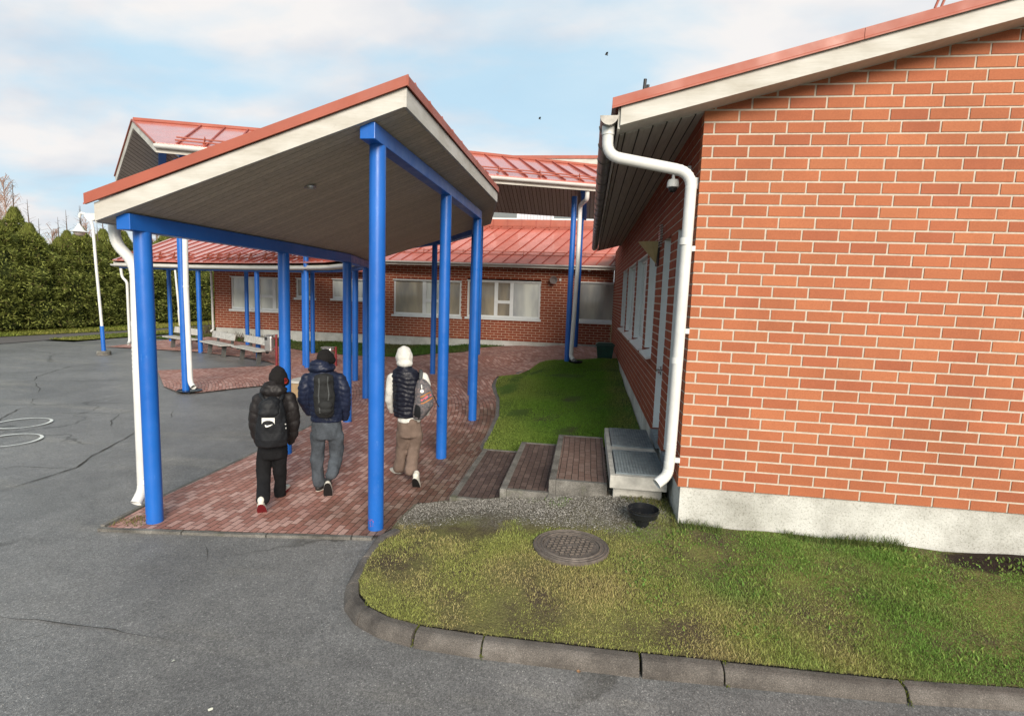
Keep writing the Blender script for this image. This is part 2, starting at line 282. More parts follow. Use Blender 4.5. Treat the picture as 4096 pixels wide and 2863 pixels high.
M_redpost = simple('dark_red_paint', (0.18, 0.015, 0.02), 0.45, 0.5, var=0.2)
M_wood = simple('weathered_wood', (0.42, 0.41, 0.38), 0.85, 0.2, var=0.25, scale=9, bmp=0.002)
M_wood2 = simple('dark_weathered_wood', (0.085, 0.085, 0.08), 0.85, 0.2, var=0.25, scale=9)
M_brass = simple('brass_shade', (0.42, 0.35, 0.18), 0.4, 0.5, metal=0.3, var=0.15)
M_lamp = simple('milky_lamp_glass', (0.45, 0.38, 0.33), 0.25, 0.5, var=0.05)
M_siding = soffit_mat('white_siding', 0, (0.58, 0.60, 0.64), 0.14, 0.03)
M_road = simple('marking_paint', (0.62, 0.64, 0.60), 0.8, 0.3, var=0.2, scale=30)
M_redmark = simple('red_spray', (0.55, 0.06, 0.06), 0.7, 0.3, var=0.3, scale=60)
m, t, b = nodes('window_glass'); setc(b, (0.16, 0.18, 0.18), 0.05, 0.6); b.inputs['Coat Weight'].default_value = 0.6; b.inputs['Coat Roughness'].default_value = 0.03; M_glass = m
def blind_mat(name, hi, lo, mix0=0.4):
    m, t, b = nodes(name); setc(b, hi, 0.25, 0.5); b.inputs['Coat Weight'].default_value = 0.9; b.inputs['Coat Roughness'].default_value = 0.04
    o = objc(t); s = t.nodes.new('ShaderNodeSeparateXYZ'); t.links.new(o, s.inputs[0])
    zz_ = math_(t, 'ADD', s.outputs[2], math_(t, 'MULTIPLY', noise(t, 5, 2), 0.02))
    p = math_(t, 'FRACT', math_(t, 'DIVIDE', zz_, 0.033))
    ln = ramp(t, p, [(0.0, lo), (0.35, hi), (1.0, hi)])
    vz = ramp(t, noise(t, 1.2, 3, 0.5, objc(t, (1.6, 1, 0.4))), [(0.35, (0.55, 0.55, 0.58)), (0.65, (1.1, 1.08, 1.0))])
    t.links.new(mix(t, ln, vz, 1.0, 'MULTIPLY'), b.inputs['Base Color']); return m
M_blindw = blind_mat('closed_blind_glass', (0.66, 0.70, 0.68), (0.46, 0.50, 0.48))
M_blindd = blind_mat('open_blind_glass', (0.42, 0.37, 0.27), (0.07, 0.07, 0.08))

# ---------------------------------------------------------------- mesh helpers
class MB:
    def __init__(s): s.v = []; s.f = []; s.c = []; s.m = []
    def face(s, idx, col=None, mi=0): s.f.append(tuple(idx)); s.c.append(col or (1, 1, 1)); s.m.append(mi)
    def quad(s, a, b, c, d, col=None, mi=0):
        n = len(s.v); s.v += [tuple(a), tuple(b), tuple(c), tuple(d)]; s.face((n, n + 1, n + 2, n + 3), col, mi)
    def hexa(s, p, col=None, mi=0):   # p: 4 bottom (ccw) + 4 top
        n = len(s.v); s.v += [tuple(q) for q in p]
        for f in ((3, 2, 1, 0), (4, 5, 6, 7), (0, 1, 5, 4), (1, 2, 6, 5), (2, 3, 7, 6), (3, 0, 4, 7)):
            s.face([n + i for i in f], col, mi)
    def box(s, x0, x1, y0, y1, z0, z1, col=None, mi=0):
        s.hexa([(x0, y0, z0), (x1, y0, z0), (x1, y1, z0), (x0, y1, z0), (x0, y0, z1), (x1, y0, z1), (x1, y1, z1), (x0, y1, z1)], col, mi)
    def obox(s, a, b, w, h, up=(0, 0, 1), col=None, mi=0):  # bar from a to b, width w, height h
        a = Vector(a); b = Vector(b); d = (b - a).normalized(); u = Vector(up); r = d.cross(u).normalized(); u = r.cross(d).normalized()
        r *= w / 2; u *= h / 2
        s.hexa([a - r - u, a + r - u, b + r - u, b - r - u, a - r + u, a + r + u, b + r + u, b - r + u], col, mi)
    def tube(s, pts, rad, n=12, caps=True, mi=0, col=None):
        pts = [Vector(p) for p in pts]; rr = rad if isinstance(rad, (list, tuple)) else [rad] * len(pts)
        ref = Vector((0.13, 0.37, 0.92)).normalized(); base = []
        prev = None
        for i, p in enumerate(pts):
            a = pts[max(i - 1, 0)]; c = pts[min(i + 1, len(pts) - 1)]; d = (c - a).normalized()
            if prev is None: u = d.cross(ref).normalized() if abs(d.dot(ref)) < 0.98 else d.cross(Vector((1, 0, 0))).normalized()
            else: u = (prev - d * prev.dot(d)).normalized()
            prev = u; wv = d.cross(u); n0 = len(s.v); base.append(n0)
            k = 1.0
            if 0 < i < len(pts) - 1:
                ca = (p - a).normalized().dot((c - p).normalized()); k = 1.0 / max(0.8, math.sqrt((1 + ca) / 2))
            for j in range(n):
                th = 2 * math.pi * j / n; s.v.append(tuple(p + (u * math.cos(th) + wv * math.sin(th)) * rr[i] * (k if k < 1.1 else 1.1)))
        for i in range(len(pts) - 1):
            for j in range(n):
                s.face((base[i] + j, base[i] + (j + 1) % n, base[i + 1] + (j + 1) % n, base[i + 1] + j), col, mi)
        if caps:
            s.face([base[0] + j for j in range(n - 1, -1, -1)], col, mi); s.face([base[-1] + j for j in range(n)], col, mi)
    def sweep(s, pts, prof, closed=False, mi=0, skew=None, col=None):   # horizontal polyline; prof: (offset to right of travel, dz)
        pts = [Vector(p) for p in pts]; rows = []
        for i, p in enumerate(pts):
            d1 = (pts[i] - pts[i - 1]) if i > 0 else (pts[1] - pts[0]); d2 = (pts[i + 1] - pts[i]) if i < len(pts) - 1 else d1
            d1 = Vector((d1.x, d1.y, 0)).normalized(); d2 = Vector((d2.x, d2.y, 0)).normalized()
            n1_ = Vector((d1.y, -d1.x, 0)); n2_ = Vector((d2.y, -d2.x, 0)); nn = (n1_ + n2_).normalized(); nn /= max(0.5, nn.dot(n1_))
            if skew and i in skew: nn = Vector(skew[i])
            rows.append(len(s.v))
            for (o, dz) in prof: s.v.append((p.x + nn.x * o, p.y + nn.y * o, p.z + dz))
        m_ = len(prof)
        for i in range(len(pts) - 1):
            for j in range(m_ if closed else m_ - 1):
                s.face((rows[i] + j, rows[i + 1] + j, rows[i + 1] + (j + 1) % m_, rows[i] + (j + 1) % m_), col, mi)
        if closed:
            s.face([rows[0] + j for j in range(m_)], col, mi); s.face([rows[-1] + j for j in range(m_ - 1, -1, -1)], col, mi)
    def lathe(s, c, prof, n=24, mi=0, col=None):  # prof: (r, z)
        c = Vector(c); rows = []
        for (r, z) in prof:
            rows.append(len(s.v))
            for j in range(n):
                th = 2 * math.pi * j / n; s.v.append((c.x + r * math.cos(th), c.y + r * math.sin(th), c.z + z))
        for i in range(len(prof) - 1):
            for j in range(n): s.face((rows[i] + j, rows[i] + (j + 1) % n, rows[i + 1] + (j + 1) % n, rows[i + 1] + j), col, mi)
    def build(s, name, mat, parent=None, smooth=False, bevel=0.0, auto=False):
        me = bpy.data.meshes.new(name); me.from_pydata(s.v, [], s.f)
        for mm in (mat if isinstance(mat, (list, tuple)) else [mat]): me.materials.append(mm)
        if any(c != (1, 1, 1) for c in s.c):
            ca = me.color_attributes.new('Col', 'FLOAT_COLOR', 'CORNER')
            arr = np.concatenate([np.tile(np.array([*c[:3], 1.0], dtype=np.float32), (len(f), 1)) for f, c in zip(s.f, s.c)])
            ca.data.foreach_set('color', arr.ravel())
        if any(s.m): me.polygons.foreach_set('material_index', s.m)
        if smooth: me.polygons.foreach_set('use_smooth', [True] * len(me.polygons))
        me.update()
        bm = bmesh.new(); bm.from_mesh(me); bmesh.ops.recalc_face_normals(bm, faces=bm.faces) if not getattr(s, 'keep', False) else None; bm.to_mesh(me); bm.free()
        if smooth: me.set_sharp_from_angle(angle=R(40))
        o = bpy.data.objects.new(name, me); C.objects.link(o)
        if parent: o.parent = parent; o.matrix_parent_inverse = Matrix.Translation(-parent.location)
        if bevel:
            bv = o.modifiers.new('bevel', 'BEVEL'); bv.width = bevel; bv.segments = 2; bv.limit_method = 'ANGLE'
        return o
def tag(o, label=None, cat=None, group=None, kind=None):
    if label: o['label'] = label
    if cat: o['category'] = cat
    if group: o['group'] = group
    if kind: o['kind'] = kind
    return o
def thing(name, loc, label, cat, group=None):
    o = bpy.data.objects.new(name, None); C.objects.link(o); o.location = loc; o.empty_display_size = 0.2
    tag(o, label, cat, group); return o
def pipe_path(mb, pts, r, corner=0.12, n=15, seg=20):
    pts = [Vector(p) for p in pts]; out_ = [pts[0]]; rr = [r]
    for i in range(1, len(pts) - 1):
        a, p, c = pts[i - 1], pts[i], pts[i + 1]; q = min(corner, (p - a).length * 0.48, (c - p).length * 0.48)
        s0 = p + (a - p).normalized() * q; s1 = p + (c - p).normalized() * q
        for k in range(n + 1):
            u = k / n; out_.append(s0 * (1 - u) ** 2 + p * 2 * u * (1 - u) + s1 * u * u); rr.append(r * (1.0 if k in (0, n) else (0.955 if k % 2 else 1.03)))
    out_.append(pts[-1]); rr.append(r); mb.tube(out_, rr, seg, caps=False); return out_
def sub(o, par):
    o.parent = par; return o
def arc_pts(pts, r=0.08, n=6):     # round the corners of a pipe path
    pts = [Vector(p) for p in pts]; out_ = [pts[0]]
    for i in range(1, len(pts) - 1):
        a, p, c = pts[i - 1], pts[i], pts[i + 1]; rr = min(r, (p - a).length * 0.48, (c - p).length * 0.48)
        s0 = p + (a - p).normalized() * rr; s1 = p + (c - p).normalized() * rr
        for k in range(n + 1):
            u = k / n; out_.append(s0 * (1 - u) ** 2 + p * 2 * u * (1 - u) + s1 * u * u)
    out_.append(pts[-1]); return out_

# ---------------------------------------------------------------- lie of the land
CP = np.array([(-4, 5, 0), (-4, 9, 0), (-2, 7, 0), (-9, 11, 0), (-8.6, 15.5, 0), (-10.5, 18, 0.02), (-13.4, 19.7, 0.04), (-17, 20, 0.04), (-5, 12, 0), (-4.4, 15, 0.03), (-2.65, 12.2, 0.03), (-1.5, 5.8, 0.01), (-1.7, 8, 0.02),
 (-15, 3, 0), (-20, 15, 0), (-25, 25, 0), (0, 2, 0), (4, 1, 0), (-3, 0, 0), (-1.75, 10, 0.05), (0.9, 7.6, 0.27), (0.9, 9, 0.29), (0.9, 11.2, 0.34), (0.9, 14.2, 0.41), (0.9, 16.5, 0.60), (-0.5, 15.2, 0.57),
 (-2.3, 14.2, 0.22), (-3.4, 16.8, 0.45), (-2, 17.5, 0.52), (-0.4, 19.0, 0.66), (-15.5, 21, 0.26), (-13, 21, 0.22), (-10.5, 21, 0.2), (-8, 21, 0.2), (-6, 21, 0.24), (-4, 21, 0.36), (-2, 21, 0.42), (0, 21, 0.49), (0.9, 21, 0.5),
 (-6, 17, 0.1), (-8, 19, 0.06), (-5, 19, 0.2), (-0.5, 8, 0.12), (-1.2, 7.8, 0.05), (-3, 15.4, 0.2), (0.5, 12, 0.33), (-0.6, 11, 0.2), (-0.6, 13, 0.34), (-22, 45, 0), (-5, 30, 0.2), (-30, 5, 0)] + [(x_, y_, 0) for x_ in (-7, -10, -13, -17, -22, -27) for y_ in (-2, 1, 4, 7, 9.5)] + [(x_, y_, 0) for x_ in (-12, -15, -19, -24) for y_ in (12, 15, 18, 22)])
def gz(x, y):
    d2 = (CP[:, 0] - x) ** 2 + (CP[:, 1] - y) ** 2 + 0.15
    wt = d2 ** -2.2; return float((wt * CP[:, 2]).sum() / wt.sum())
CL = np.array([(-1.9, 4.85, 0.03), (-1.8, 5.6, 0.02), (-1.5, 5.6, 0.05), (-1.76, 4.3, 0.10), (-1.7, 3.8, 0.108), (-1.60, 3.65, 0.106), (-1.45, 3.50, 0.106), (-1.25, 3.42, 0.106), (-1.00, 3.37, 0.106), (-0.75, 3.36, 0.106), (-0.50, 3.35, 0.106), (-0.25, 3.36, 0.106), (0.00, 3.36, 0.106), (0.25, 3.37, 0.106), (0.50, 3.37, 0.106), (0.75, 3.38, 0.106), (1.00, 3.39, 0.106), (1.30, 3.40, 0.106), (1.60, 3.41, 0.106), (1.90, 3.42, 0.106), (2.20, 3.44, 0.106), (2.50, 3.46, 0.106), (2.80, 3.49, 0.106), (3.20, 3.52, 0.106), (3.80, 3.55, 0.106), (6.00, 3.70, 0.106), (0.95, 5.0, 0.33), (1.8, 5.08, 0.30), (2.6, 5.08, 0.29), (4, 5.08, 0.29), (6, 5.08, 0.28),
 (-0.04, 4.65, 0.20), (-0.8, 4.6, 0.12), (-1.1, 5.6, 0.12), (-0.6, 5.6, 0.19), (0.0, 5.6, 0.28), (0.5, 5.5, 0.35), (0.7, 5.2, 0.32), (0.9, 6.3, 0.40), (0.5, 6.3, 0.4), (1, 4.3, 0.20), (2.5, 4.3, 0.20), (4, 4.3, 0.20)])
CL = np.concatenate([CL, [(-0.03 + r_ * math.cos(a_), 4.63 + r_ * math.sin(a_), 0.20) for r_ in (0.2, 0.36, 0.5) for a_ in np.arange(0, 6.28, 0.7)]])
def gl(x, y):
    d2 = (CL[:, 0] - x) ** 2 + (CL[:, 1] - y) ** 2 + 0.08
    wt = d2 ** -1.8; return float((wt * CL[:, 2]).sum() / wt.sum())
def pave_uv(x, y):
    if y < 8.1: return (y, x)
    th = math.atan2(y - 8.1, x + 13.2); r = math.hypot(y - 8.1, x + 13.2); return (8.1 + 10.2 * th, r - 13.2)
def sheet(name, poly, zf, off, mat, step=0.5, uvf=None, kind='structure', label=None):
    bm = bmesh.new(); vs = [bm.verts.new((x, y, 0)) for x, y in poly]; bm.faces.new(vs)
    xs = [p[0] for p in poly]; ys = [p[1] for p in poly]
    k = math.ceil(min(xs) / step)
    while k * step < max(xs):
        bmesh.ops.bisect_plane(bm, geom=bm.verts[:] + bm.edges[:] + bm.faces[:], plane_co=(k * step, 0, 0), plane_no=(1, 0, 0)); k += 1
    k = math.ceil(min(ys) / step)
    while k * step < max(ys):
        bmesh.ops.bisect_plane(bm, geom=bm.verts[:] + bm.edges[:] + bm.faces[:], plane_co=(0, k * step, 0), plane_no=(0, 1, 0)); k += 1
    bmesh.ops.triangulate(bm, faces=[f for f in bm.faces if len(f.verts) > 4])
    if uvf:
        uvl = bm.loops.layers.uv.new('UVMap')
        for f in bm.faces:
            for l_ in f.loops: l_[uvl].uv = uvf(l_.vert.co.x, l_.vert.co.y)
    for v_ in bm.verts: v_.co.z = zf(v_.co.x, v_.co.y) + off
    for f in bm.faces:
        f.normal_update()
        if f.normal.z < 0: f.normal_flip()
        f.smooth = True
    me = bpy.data.meshes.new(name); bm.to_mesh(me); bm.free(); me.materials.append(mat)
    o = bpy.data.objects.new(name, me); C.objects.link(o); tag(o, label, None, None, kind); return o
def inpoly(x, y, poly):
    ins = np.zeros(len(x), bool); n = len(poly); j = n - 1
    for i in range(n):
        xi, yi = poly[i]; xj, yj = poly[j]
        c_ = ((yi > y) != (yj > y)) & (x < (xj - xi) * (y - yi) / (yj - yi + 1e-12) + xi); ins ^= c_; j = i
    return ins

# one great sheet out to the horizon, the yard's asphalt finer on top of it
mb = MB(); mb.quad((-900, -300, -0.06), (900, -300, -0.06), (900, 1500, -0.06), (-900, 1500, -0.06))
tag(mb.build('ground', simple('far_ground', (0.07, 0.085, 0.035), 0.95, 0.1, var=0.3, scale=0.3)), kind='structure')
sheet('yard_asphalt', [(-32, -6), (8, -6), (8, 22), (-19.6, 24), (-19.8, 18.3), (-21, 18.2), (-32, 17)], gz, -0.006, M_asph, 0.5)
m, t, b = nodes('dark_asphalt'); setc(b, (0.06, 0.058, 0.056), 0.8, 0.35); t.links.new(ramp(t, noise(t, 40, 5, 0.7), [(0.3, (0.075, 0.068, 0.062)), (0.7, (0.135, 0.12, 0.11))]), b.inputs['Base Color'])
sheet('path_behind_yard', [(-23.4, 5), (-21.0, 17), (-21.1, 24), (-19.4, 38), (-14, 60), (-17, 62), (-21.5, 38), (-22.3, 24), (-23.3, 18.5), (-26, 8)], lambda x, y: 0.0, 0.016, m, 4.0)
PAVE = [(-4.53, 4.41), (-3.97, 4.5), (-3.2, 4.6), (-1.9, 4.77), (-1.84, 5.0), (-1.8, 5.66), (-1.44, 5.72), (-1.44, 7.66), (-1.56, 8.0), (-1.6, 8.9), (-1.68, 10.1), (-1.95, 11.8), (-2.3, 13.1), (-2.3, 14.0),
 (-1.35, 14.95), (-0.5, 15.55), (0.35, 16.1), (0.93, 16.4), (0.93, 21.02), (-3.2, 21.02), (-4.0, 20.1), (-5.3, 18.6), (-6.3, 17.75), (-8.2, 17.95), (-9.6, 18.4), (-10.6, 18.9), (-13.4, 20.25), (-17.3, 20.25), (-17.3, 17.2),
 (-15.15, 17.28), (-13.67, 17.2), (-11.73, 16.64), (-10.07, 15.82), (-9.51, 15.36), (-9.5, 14.92), (-10.87, 13.65), (-11.6, 13.1), (-9.65, 11.07), (-8.75, 10.5), (-8.45, 10.65), (-8.05, 11.38), (-7.3, 12.4), (-6.7, 12.9), (-6.1, 12.5), (-5.25, 11.1), (-4.78, 9.6), (-4.66, 8.44), (-4.61, 6.6), (-4.62, 5.3)]
sheet('brick_walkway', PAVE, gz, 0.022, M_pave, 0.5, pave_uv)
BACKLAWN = [(-1.44, 7.7), (0.31, 7.7), (0.93, 7.7), (0.93, 16.38), (0.35, 16.08), (-0.5, 15.53), (-1.35, 14.93), (-2.25, 13.98), (-2.2, 13.1), (-1.88, 11.8), (-1.6, 10.1), (-1.52, 8.9), (-1.5, 8.0)]
sheet('lawn', BACKLAWN, gz, 0.03, M_soilg, 0.5)
STRIP = [(-3.2, 21.02), (-15.9, 21.02), (-16.2, 22.5), (-19.0, 23.5), (-18.6, 20.4), (-17.3, 20.3), (-13.4, 20.3), (-10.6, 18.95), (-9.6, 18.45), (-8.2, 18.0), (-6.3, 17.8), (-5.3, 18.65), (-4.0, 20.15)]
sheet('grass_verge', STRIP, gz, 0.03, M_soilg, 0.5)
FRONT = [(-1.80, 4.72), (-1.76, 4.16), (-1.695, 3.84), (-1.61, 3.665), (-1.465, 3.52), (-1.275, 3.425), (-1.03, 3.375), (-0.57, 3.355), (0.44, 3.37), (0.98, 3.39), (2.05, 3.42), (2.73, 3.48), (4.4, 3.58), (6.0, 3.68), (9.0, 3.9), (9.0, 5.09), (0.93, 5.09), (0.93, 7.2), (0.3, 7.2), (0.3, 5.7), (-1.5, 5.72), (-1.82, 5.6), (-1.84, 5.0)]
sheet('front_lawn', FRONT, gl, 0.004, M_soil, 0.25)
GRAV = [(-1.75, 5.0), (-1.3, 4.95), (-0.9, 5.1), (-0.45, 5.12), (0.0, 5.3), (0.3, 5.15), (0.65, 5.5), (0.93, 5.6), (0.93, 7.1), (0.32, 7.1), (0.3, 5.66), (-1.5, 5.66), (-1.78, 5.6)]
FARG = [(-26.5, 5), (-23.4, 18.5), (-22.4, 24), (-21.6, 38), (-17, 62), (-40, 80), (-60, 20)]
sheet('far_grass', FARG, lambda x, y: 0.0, 0.03, simple('far_turf', (0.115, 0.135, 0.03), 0.95, 0.1, var=0.45, scale=1.2), 6.0)
sheet('far_grass', [(-21.0, 18.35), (-19.8, 18.5), (-19.4, 24), (-19.0, 23.5), (-16.2, 22.6), (-15.9, 24), (-16, 60), (-19.3, 38), (-21.0, 24)], lambda x, y: 0.0, 0.05, MATS['far_turf'], 4.0)

# white hopscotch rings painted on the yard
for (cx, cy, r_) in ((-9.21, 7.53, 0.37), (-8.40, 6.66, 0.37)):
    mb = MB(); n = 40
    zr = gz(cx, cy) + 0.012
    for k in range(n):
        a0, a1 = 2 * math.pi * k / n, 2 * math.pi * (k + 1) / n; w0 = 0.018 + 0.007 * math.sin(3 * a0); w1 = 0.018 + 0.007 * math.sin(3 * a1)
        mb.quad((cx + (r_ - w0) * math.cos(a0), cy + (r_ - w0) * math.sin(a0), zr), (cx + (r_ + w0) * math.cos(a0), cy + (r_ + w0) * math.sin(a0), zr), (cx + (r_ + w1) * math.cos(a1), cy + (r_ + w1) * math.sin(a1), zr), (cx + (r_ - w1) * math.cos(a1), cy + (r_ - w1) * math.sin(a1), zr))
    tag(mb.build('road_marking', M_road), kind='structure')

def crack(pts, w0=0.011, z=0.0035):
    P = []
    for (x0, y0), (x1, y1) in zip(pts[:-1], pts[1:]):
        a, c = GZ(x0, y0), GZ(x1, y1); n_ = max(2, int((c - a).length / 0.12))
        P += [a.lerp(c, k / n_) for k in range(n_)]
    P.append(GZ(*pts[-1])); off_ = 0; Q = []
    for i, p in enumerate(P):
        off_ = off_ * 0.8 + random.uniform(-.02, .02); d = (P[min(i + 1, len(P) - 1)] - P[max(i - 1, 0)]).normalized(); nn = Vector((-d.y, d.x, 0)); p = p + nn * off_
        ww = w0 * random.uniform(.4, 1.3) * min(1, (i + 1) / 4, (len(P) - i) / 4); Q.append((p, nn * ww / 2))
    for (p, a), (q, c) in zip(Q[:-1], Q[1:]):
        zp, zq = gz(p.x, p.y) + z, gz(q.x, q.y) + z; mbk.quad((p.x - a.x, p.y - a.y, zp), (p.x + a.x, p.y + a.y, zp), (q.x + c.x, q.y + c.y, zq), (q.x - c.x, q.y - c.y, zq))
mbk = MB(); zc = lambda L_: [(x * .3426 / 1.784, (1450 + y * .3426) / 1.784) for x, y in L_]; dc = lambda L_: [(x * .6098 / 1.784, (1900 + y * .6098) / 1.784) for x, y in L_]
for L_, ww in ((zc([(-60, 1515), (300, 1410), (640, 1290), (850, 1225), (1250, 990), (1440, 890), (1590, 800)]), .022), (zc([(-60, 490), (400, 495), (750, 487), (1570, 468)]), .012), (zc([(-60, 238), (400, 212), (820, 208), (1010, 213), (1550, 196)]), .014), (zc([(-60, 362), (410, 356)]), .009),
   (zc([(400, 500), (340, 470), (375, 430), (480, 408), (585, 430)]), .010), (zc([(400, 502), (200, 550), (0, 665), (-60, 700)]), .014), (zc([(-60, 132), (450, 108), (560, 112)]), .010), (zc([(410, 212), (440, 165), (640, 98), (830, 46), (1100, 16), (1500, -10)]), .014), (zc([(410, 235), (460, 300), (440, 350)]), .012),
   (zc([(-60, 1260), (140, 1222), (500, 1222), (850, 1226)]), .012), (zc([(1310, 750), (1308, 680), (1390, 605), (1570, 552)]), .012), (zc([(470, 595), (900, 585), (1350, 592)]), .008), (dc([(-60, 930), (250, 950), (500, 968), (760, 1005), (900, 1042), (1160, 1062)]), .008), (dc([(-60, 1120), (250, 1062), (420, 1010)]), .008), (dc([(480, 425), (620, 390), (720, 345)]), .010),
   (dc([(1345, 460), (1362, 500), (1352, 580)]), .006), (zc([(2043, 560), (2020, 640), (1930, 665)]), .010), (zc([(500, 88), (1000, 88), (1500, 96)]), .008)):
    crack(L_, ww)
mk_, tk_, bk_ = nodes('crack_fill'); setc(bk_, (0.062, 0.058, 0.052), 0.95, 0.1)
tag(mbk.build('asphalt_crack', mk_), kind='structure')

# ---------------------------------------------------------------- brick walls
PALETTE = [(0.395, 0.130, 0.057), (0.388, 0.125, 0.055), (0.378, 0.118, 0.053), (0.412, 0.142, 0.062), (0.40, 0.132, 0.058), (0.392, 0.127, 0.056), (0.362, 0.110, 0.051)]
def brick_wall(orig, u, nrm, length, z0, rows, openings=(), top=None, starts=(0.09, 0.29), bl=0.285, pitch=0.3, h=0.083, rp=0.1, depth=0.12, proud=0.006, cut0=0.0):
    """bricks (front face proud of the mortar) and the mortar bed. orig: point at wall foot; u: along, nrm: outward."""
    B = MB(); Mo = MB(); u = Vector(u); nrm = Vector(nrm); o = Vector(orig)
    def P(a, z, d): q = o + u * a - nrm * d; return (q.x, q.y, z)
    def slab(mb_, a0, a1, za, zb, d0, col=None):
        cuts = [a0, a1]
        if top:
            sl = top(1.0) - top(0.0); lo = (za + 0.003 - top(0)) / sl; hi = (zb - top(0)) / sl
            if lo >= a1 - 0.003: return
            a0 = max(a0, lo); cuts = [a0, a1]
            if a0 + 0.003 < hi < a1 - 0.003: cuts = [a0, hi, a1]
        for c0, c1 in zip(cuts[:-1], cuts[1:]):
            zt0, zt1 = (min(zb, top(c0)), min(zb, top(c1))) if top else (zb, zb)
            mb_.hexa([P(c0, za, d0), P(c1, za, d0), P(c1, za, depth), P(c0, za, depth), P(c0, zt0, d0), P(c1, zt1, d0), P(c1, zt1, depth), P(c0, zt0, depth)], col)
    for r in range(rows):
        za = z0 + r * rp; zb = za + rp
        iv = [(cut0, length)]
        for (a0, a1, b0, b1) in openings:
            if zb > b0 + 0.02 and za < b1 - 0.02:
                nv_ = []
                for (p, q) in iv:
                    if a1 <= p or a0 >= q: nv_.append((p, q)); continue
                    if a0 > p: nv_.append((p, a0))
                    if a1 < q: nv_.append((a1, q))
                iv = nv_
        for (p, q) in iv:
            slab(Mo, p + 0.004, q - 0.004, za, zb, proud)
            s0 = starts[r % 2] - pitch
            while s0 < q:
                x0 = max(p, s0 + 0.0085); x1 = min(q, s0 + pitch - 0.0085)
                if x1 - x0 > 0.02:
                    c = random.choice(PALETTE); k = random.uniform(0.93, 1.07); e = random.uniform(-0.0012, 0.0012)
                    e2 = random.uniform(-0.0012, 0.0012); slab(B, x0 + e2, x1 + e2 * .5, za + 0.0 + e * 0.5, za + h + e, random.uniform(-0.0012, 0.0012), tuple(ch * k for ch in c))
                s0 += pitch
    return B, Mo

# ================================================================ near school building (gable towards the camera)
WX, WY = 0.92, 5.08           # wall corner
ZB = 0.665                    # underside of the first course
bld = thing('school_building', (WX, WY, 0), 'orange brick school building with sloping red edged roof and white downpipe at its corner', 'building')
slope = 0.2577
gt = lambda a: 4.045 + slope * a                 # soffit height along the gable wall
B, Mo = brick_wall((WX, WY, 0), (1, 0, 0), (0, -1, 0), 7.5, ZB, 56, top=lambda a: gt(a) + 0.02)
B.build('wall', M_brick, bld); Mo.build('mortar_bed', M_mortar, bld)
# side wall: windows and doors
WIN = [(13.75, 15.5), (11.32, 13.42), (9.15, 11.0), (7.85, 8.85)]
DOOR = [(6.6, 7.22), (5.5, 6.15)]
ops = [(a - WY, c - WY, 1.6, 3.165) for a, c in WIN] + [(a - WY, c - WY, 0.6, 3.165) for a, c in DOOR]
B, Mo = brick_wall((WX, WY, 0), (0, 1, 0), (-1, 0, 0), 15.95, ZB, 35, ops, starts=(0.2, 0.1), cut0=0.12)
B.build('wall', M_brick2, bld); Mo.build('mortar_bed', M_mortar, bld)
mb = MB()
for k in range(5):
    mb = MB(); mb.box(WX + 0.877 + k * 1.2, WX + 0.896 + k * 1.2, WY + 0.0045, WY + 0.02, ZB + 0.004, ZB + 0.083); mb.build('weep_joint', M_dark, bld)
mb = MB(); mb.box(WX + 0.125, WX + 0.2, WY + 0.2, 20.9, -0.2, 0.5)
mb.box(WX + 0.03, 8.4, WY + 0.03, WY + 0.3, -0.3, ZB - 0.012); mb.box(WX + 0.03, WX + 0.124, WY + 0.3, 20.9, -0.3, ZB - 0.012)
mb.build('foundation', M_conc, bld)
# window and door units
for i, (a, c) in enumerate(WIN):
    f = MB(); x = WX + 0.09
    f.box(x, x + 0.06, a, a + 0.07, 1.62, 3.16); f.box(x, x + 0.06, c - 0.07, c, 1.62, 3.16); f.box(x, x + 0.06, a + 0.07, c - 0.07, 3.09, 3.16); f.box(x, x + 0.06, a + 0.07, c - 0.07, 1.62, 1.69)
    mdl = (a + c) / 2; f.box(x - 0.004, x + 0.056, mdl - 0.05, mdl + 0.05, 1.69, 3.09)
    # white lining of the far reveal
    f.box(WX + 0.008, x, c - 0.016, c - 0.002, 1.64, 3.16); f.box(WX + 0.008, x, a + 0.002, c - 0.016, 3.145, 3.162)
    fo = f.build('window', M_frame, bld)
    g = MB(); g.box(x + 0.025, x + 0.035, a + 0.07, c - 0.07, 1.69, 3.09); g.build('pane', M_blindw, fo)
    s = MB(); s.hexa([(WX - 0.07, a - 0.02, 1.555), (WX + 0.1, a - 0.02, 1.60), (WX + 0.1, c + 0.02, 1.60), (WX - 0.07, c + 0.02, 1.555), (WX - 0.07, a - 0.02, 1.585), (WX + 0.1, a - 0.02, 1.63), (WX + 0.1, c + 0.02, 1.63), (WX - 0.07, c + 0.02, 1.585)])
    s.build('sill', M_frame, fo)
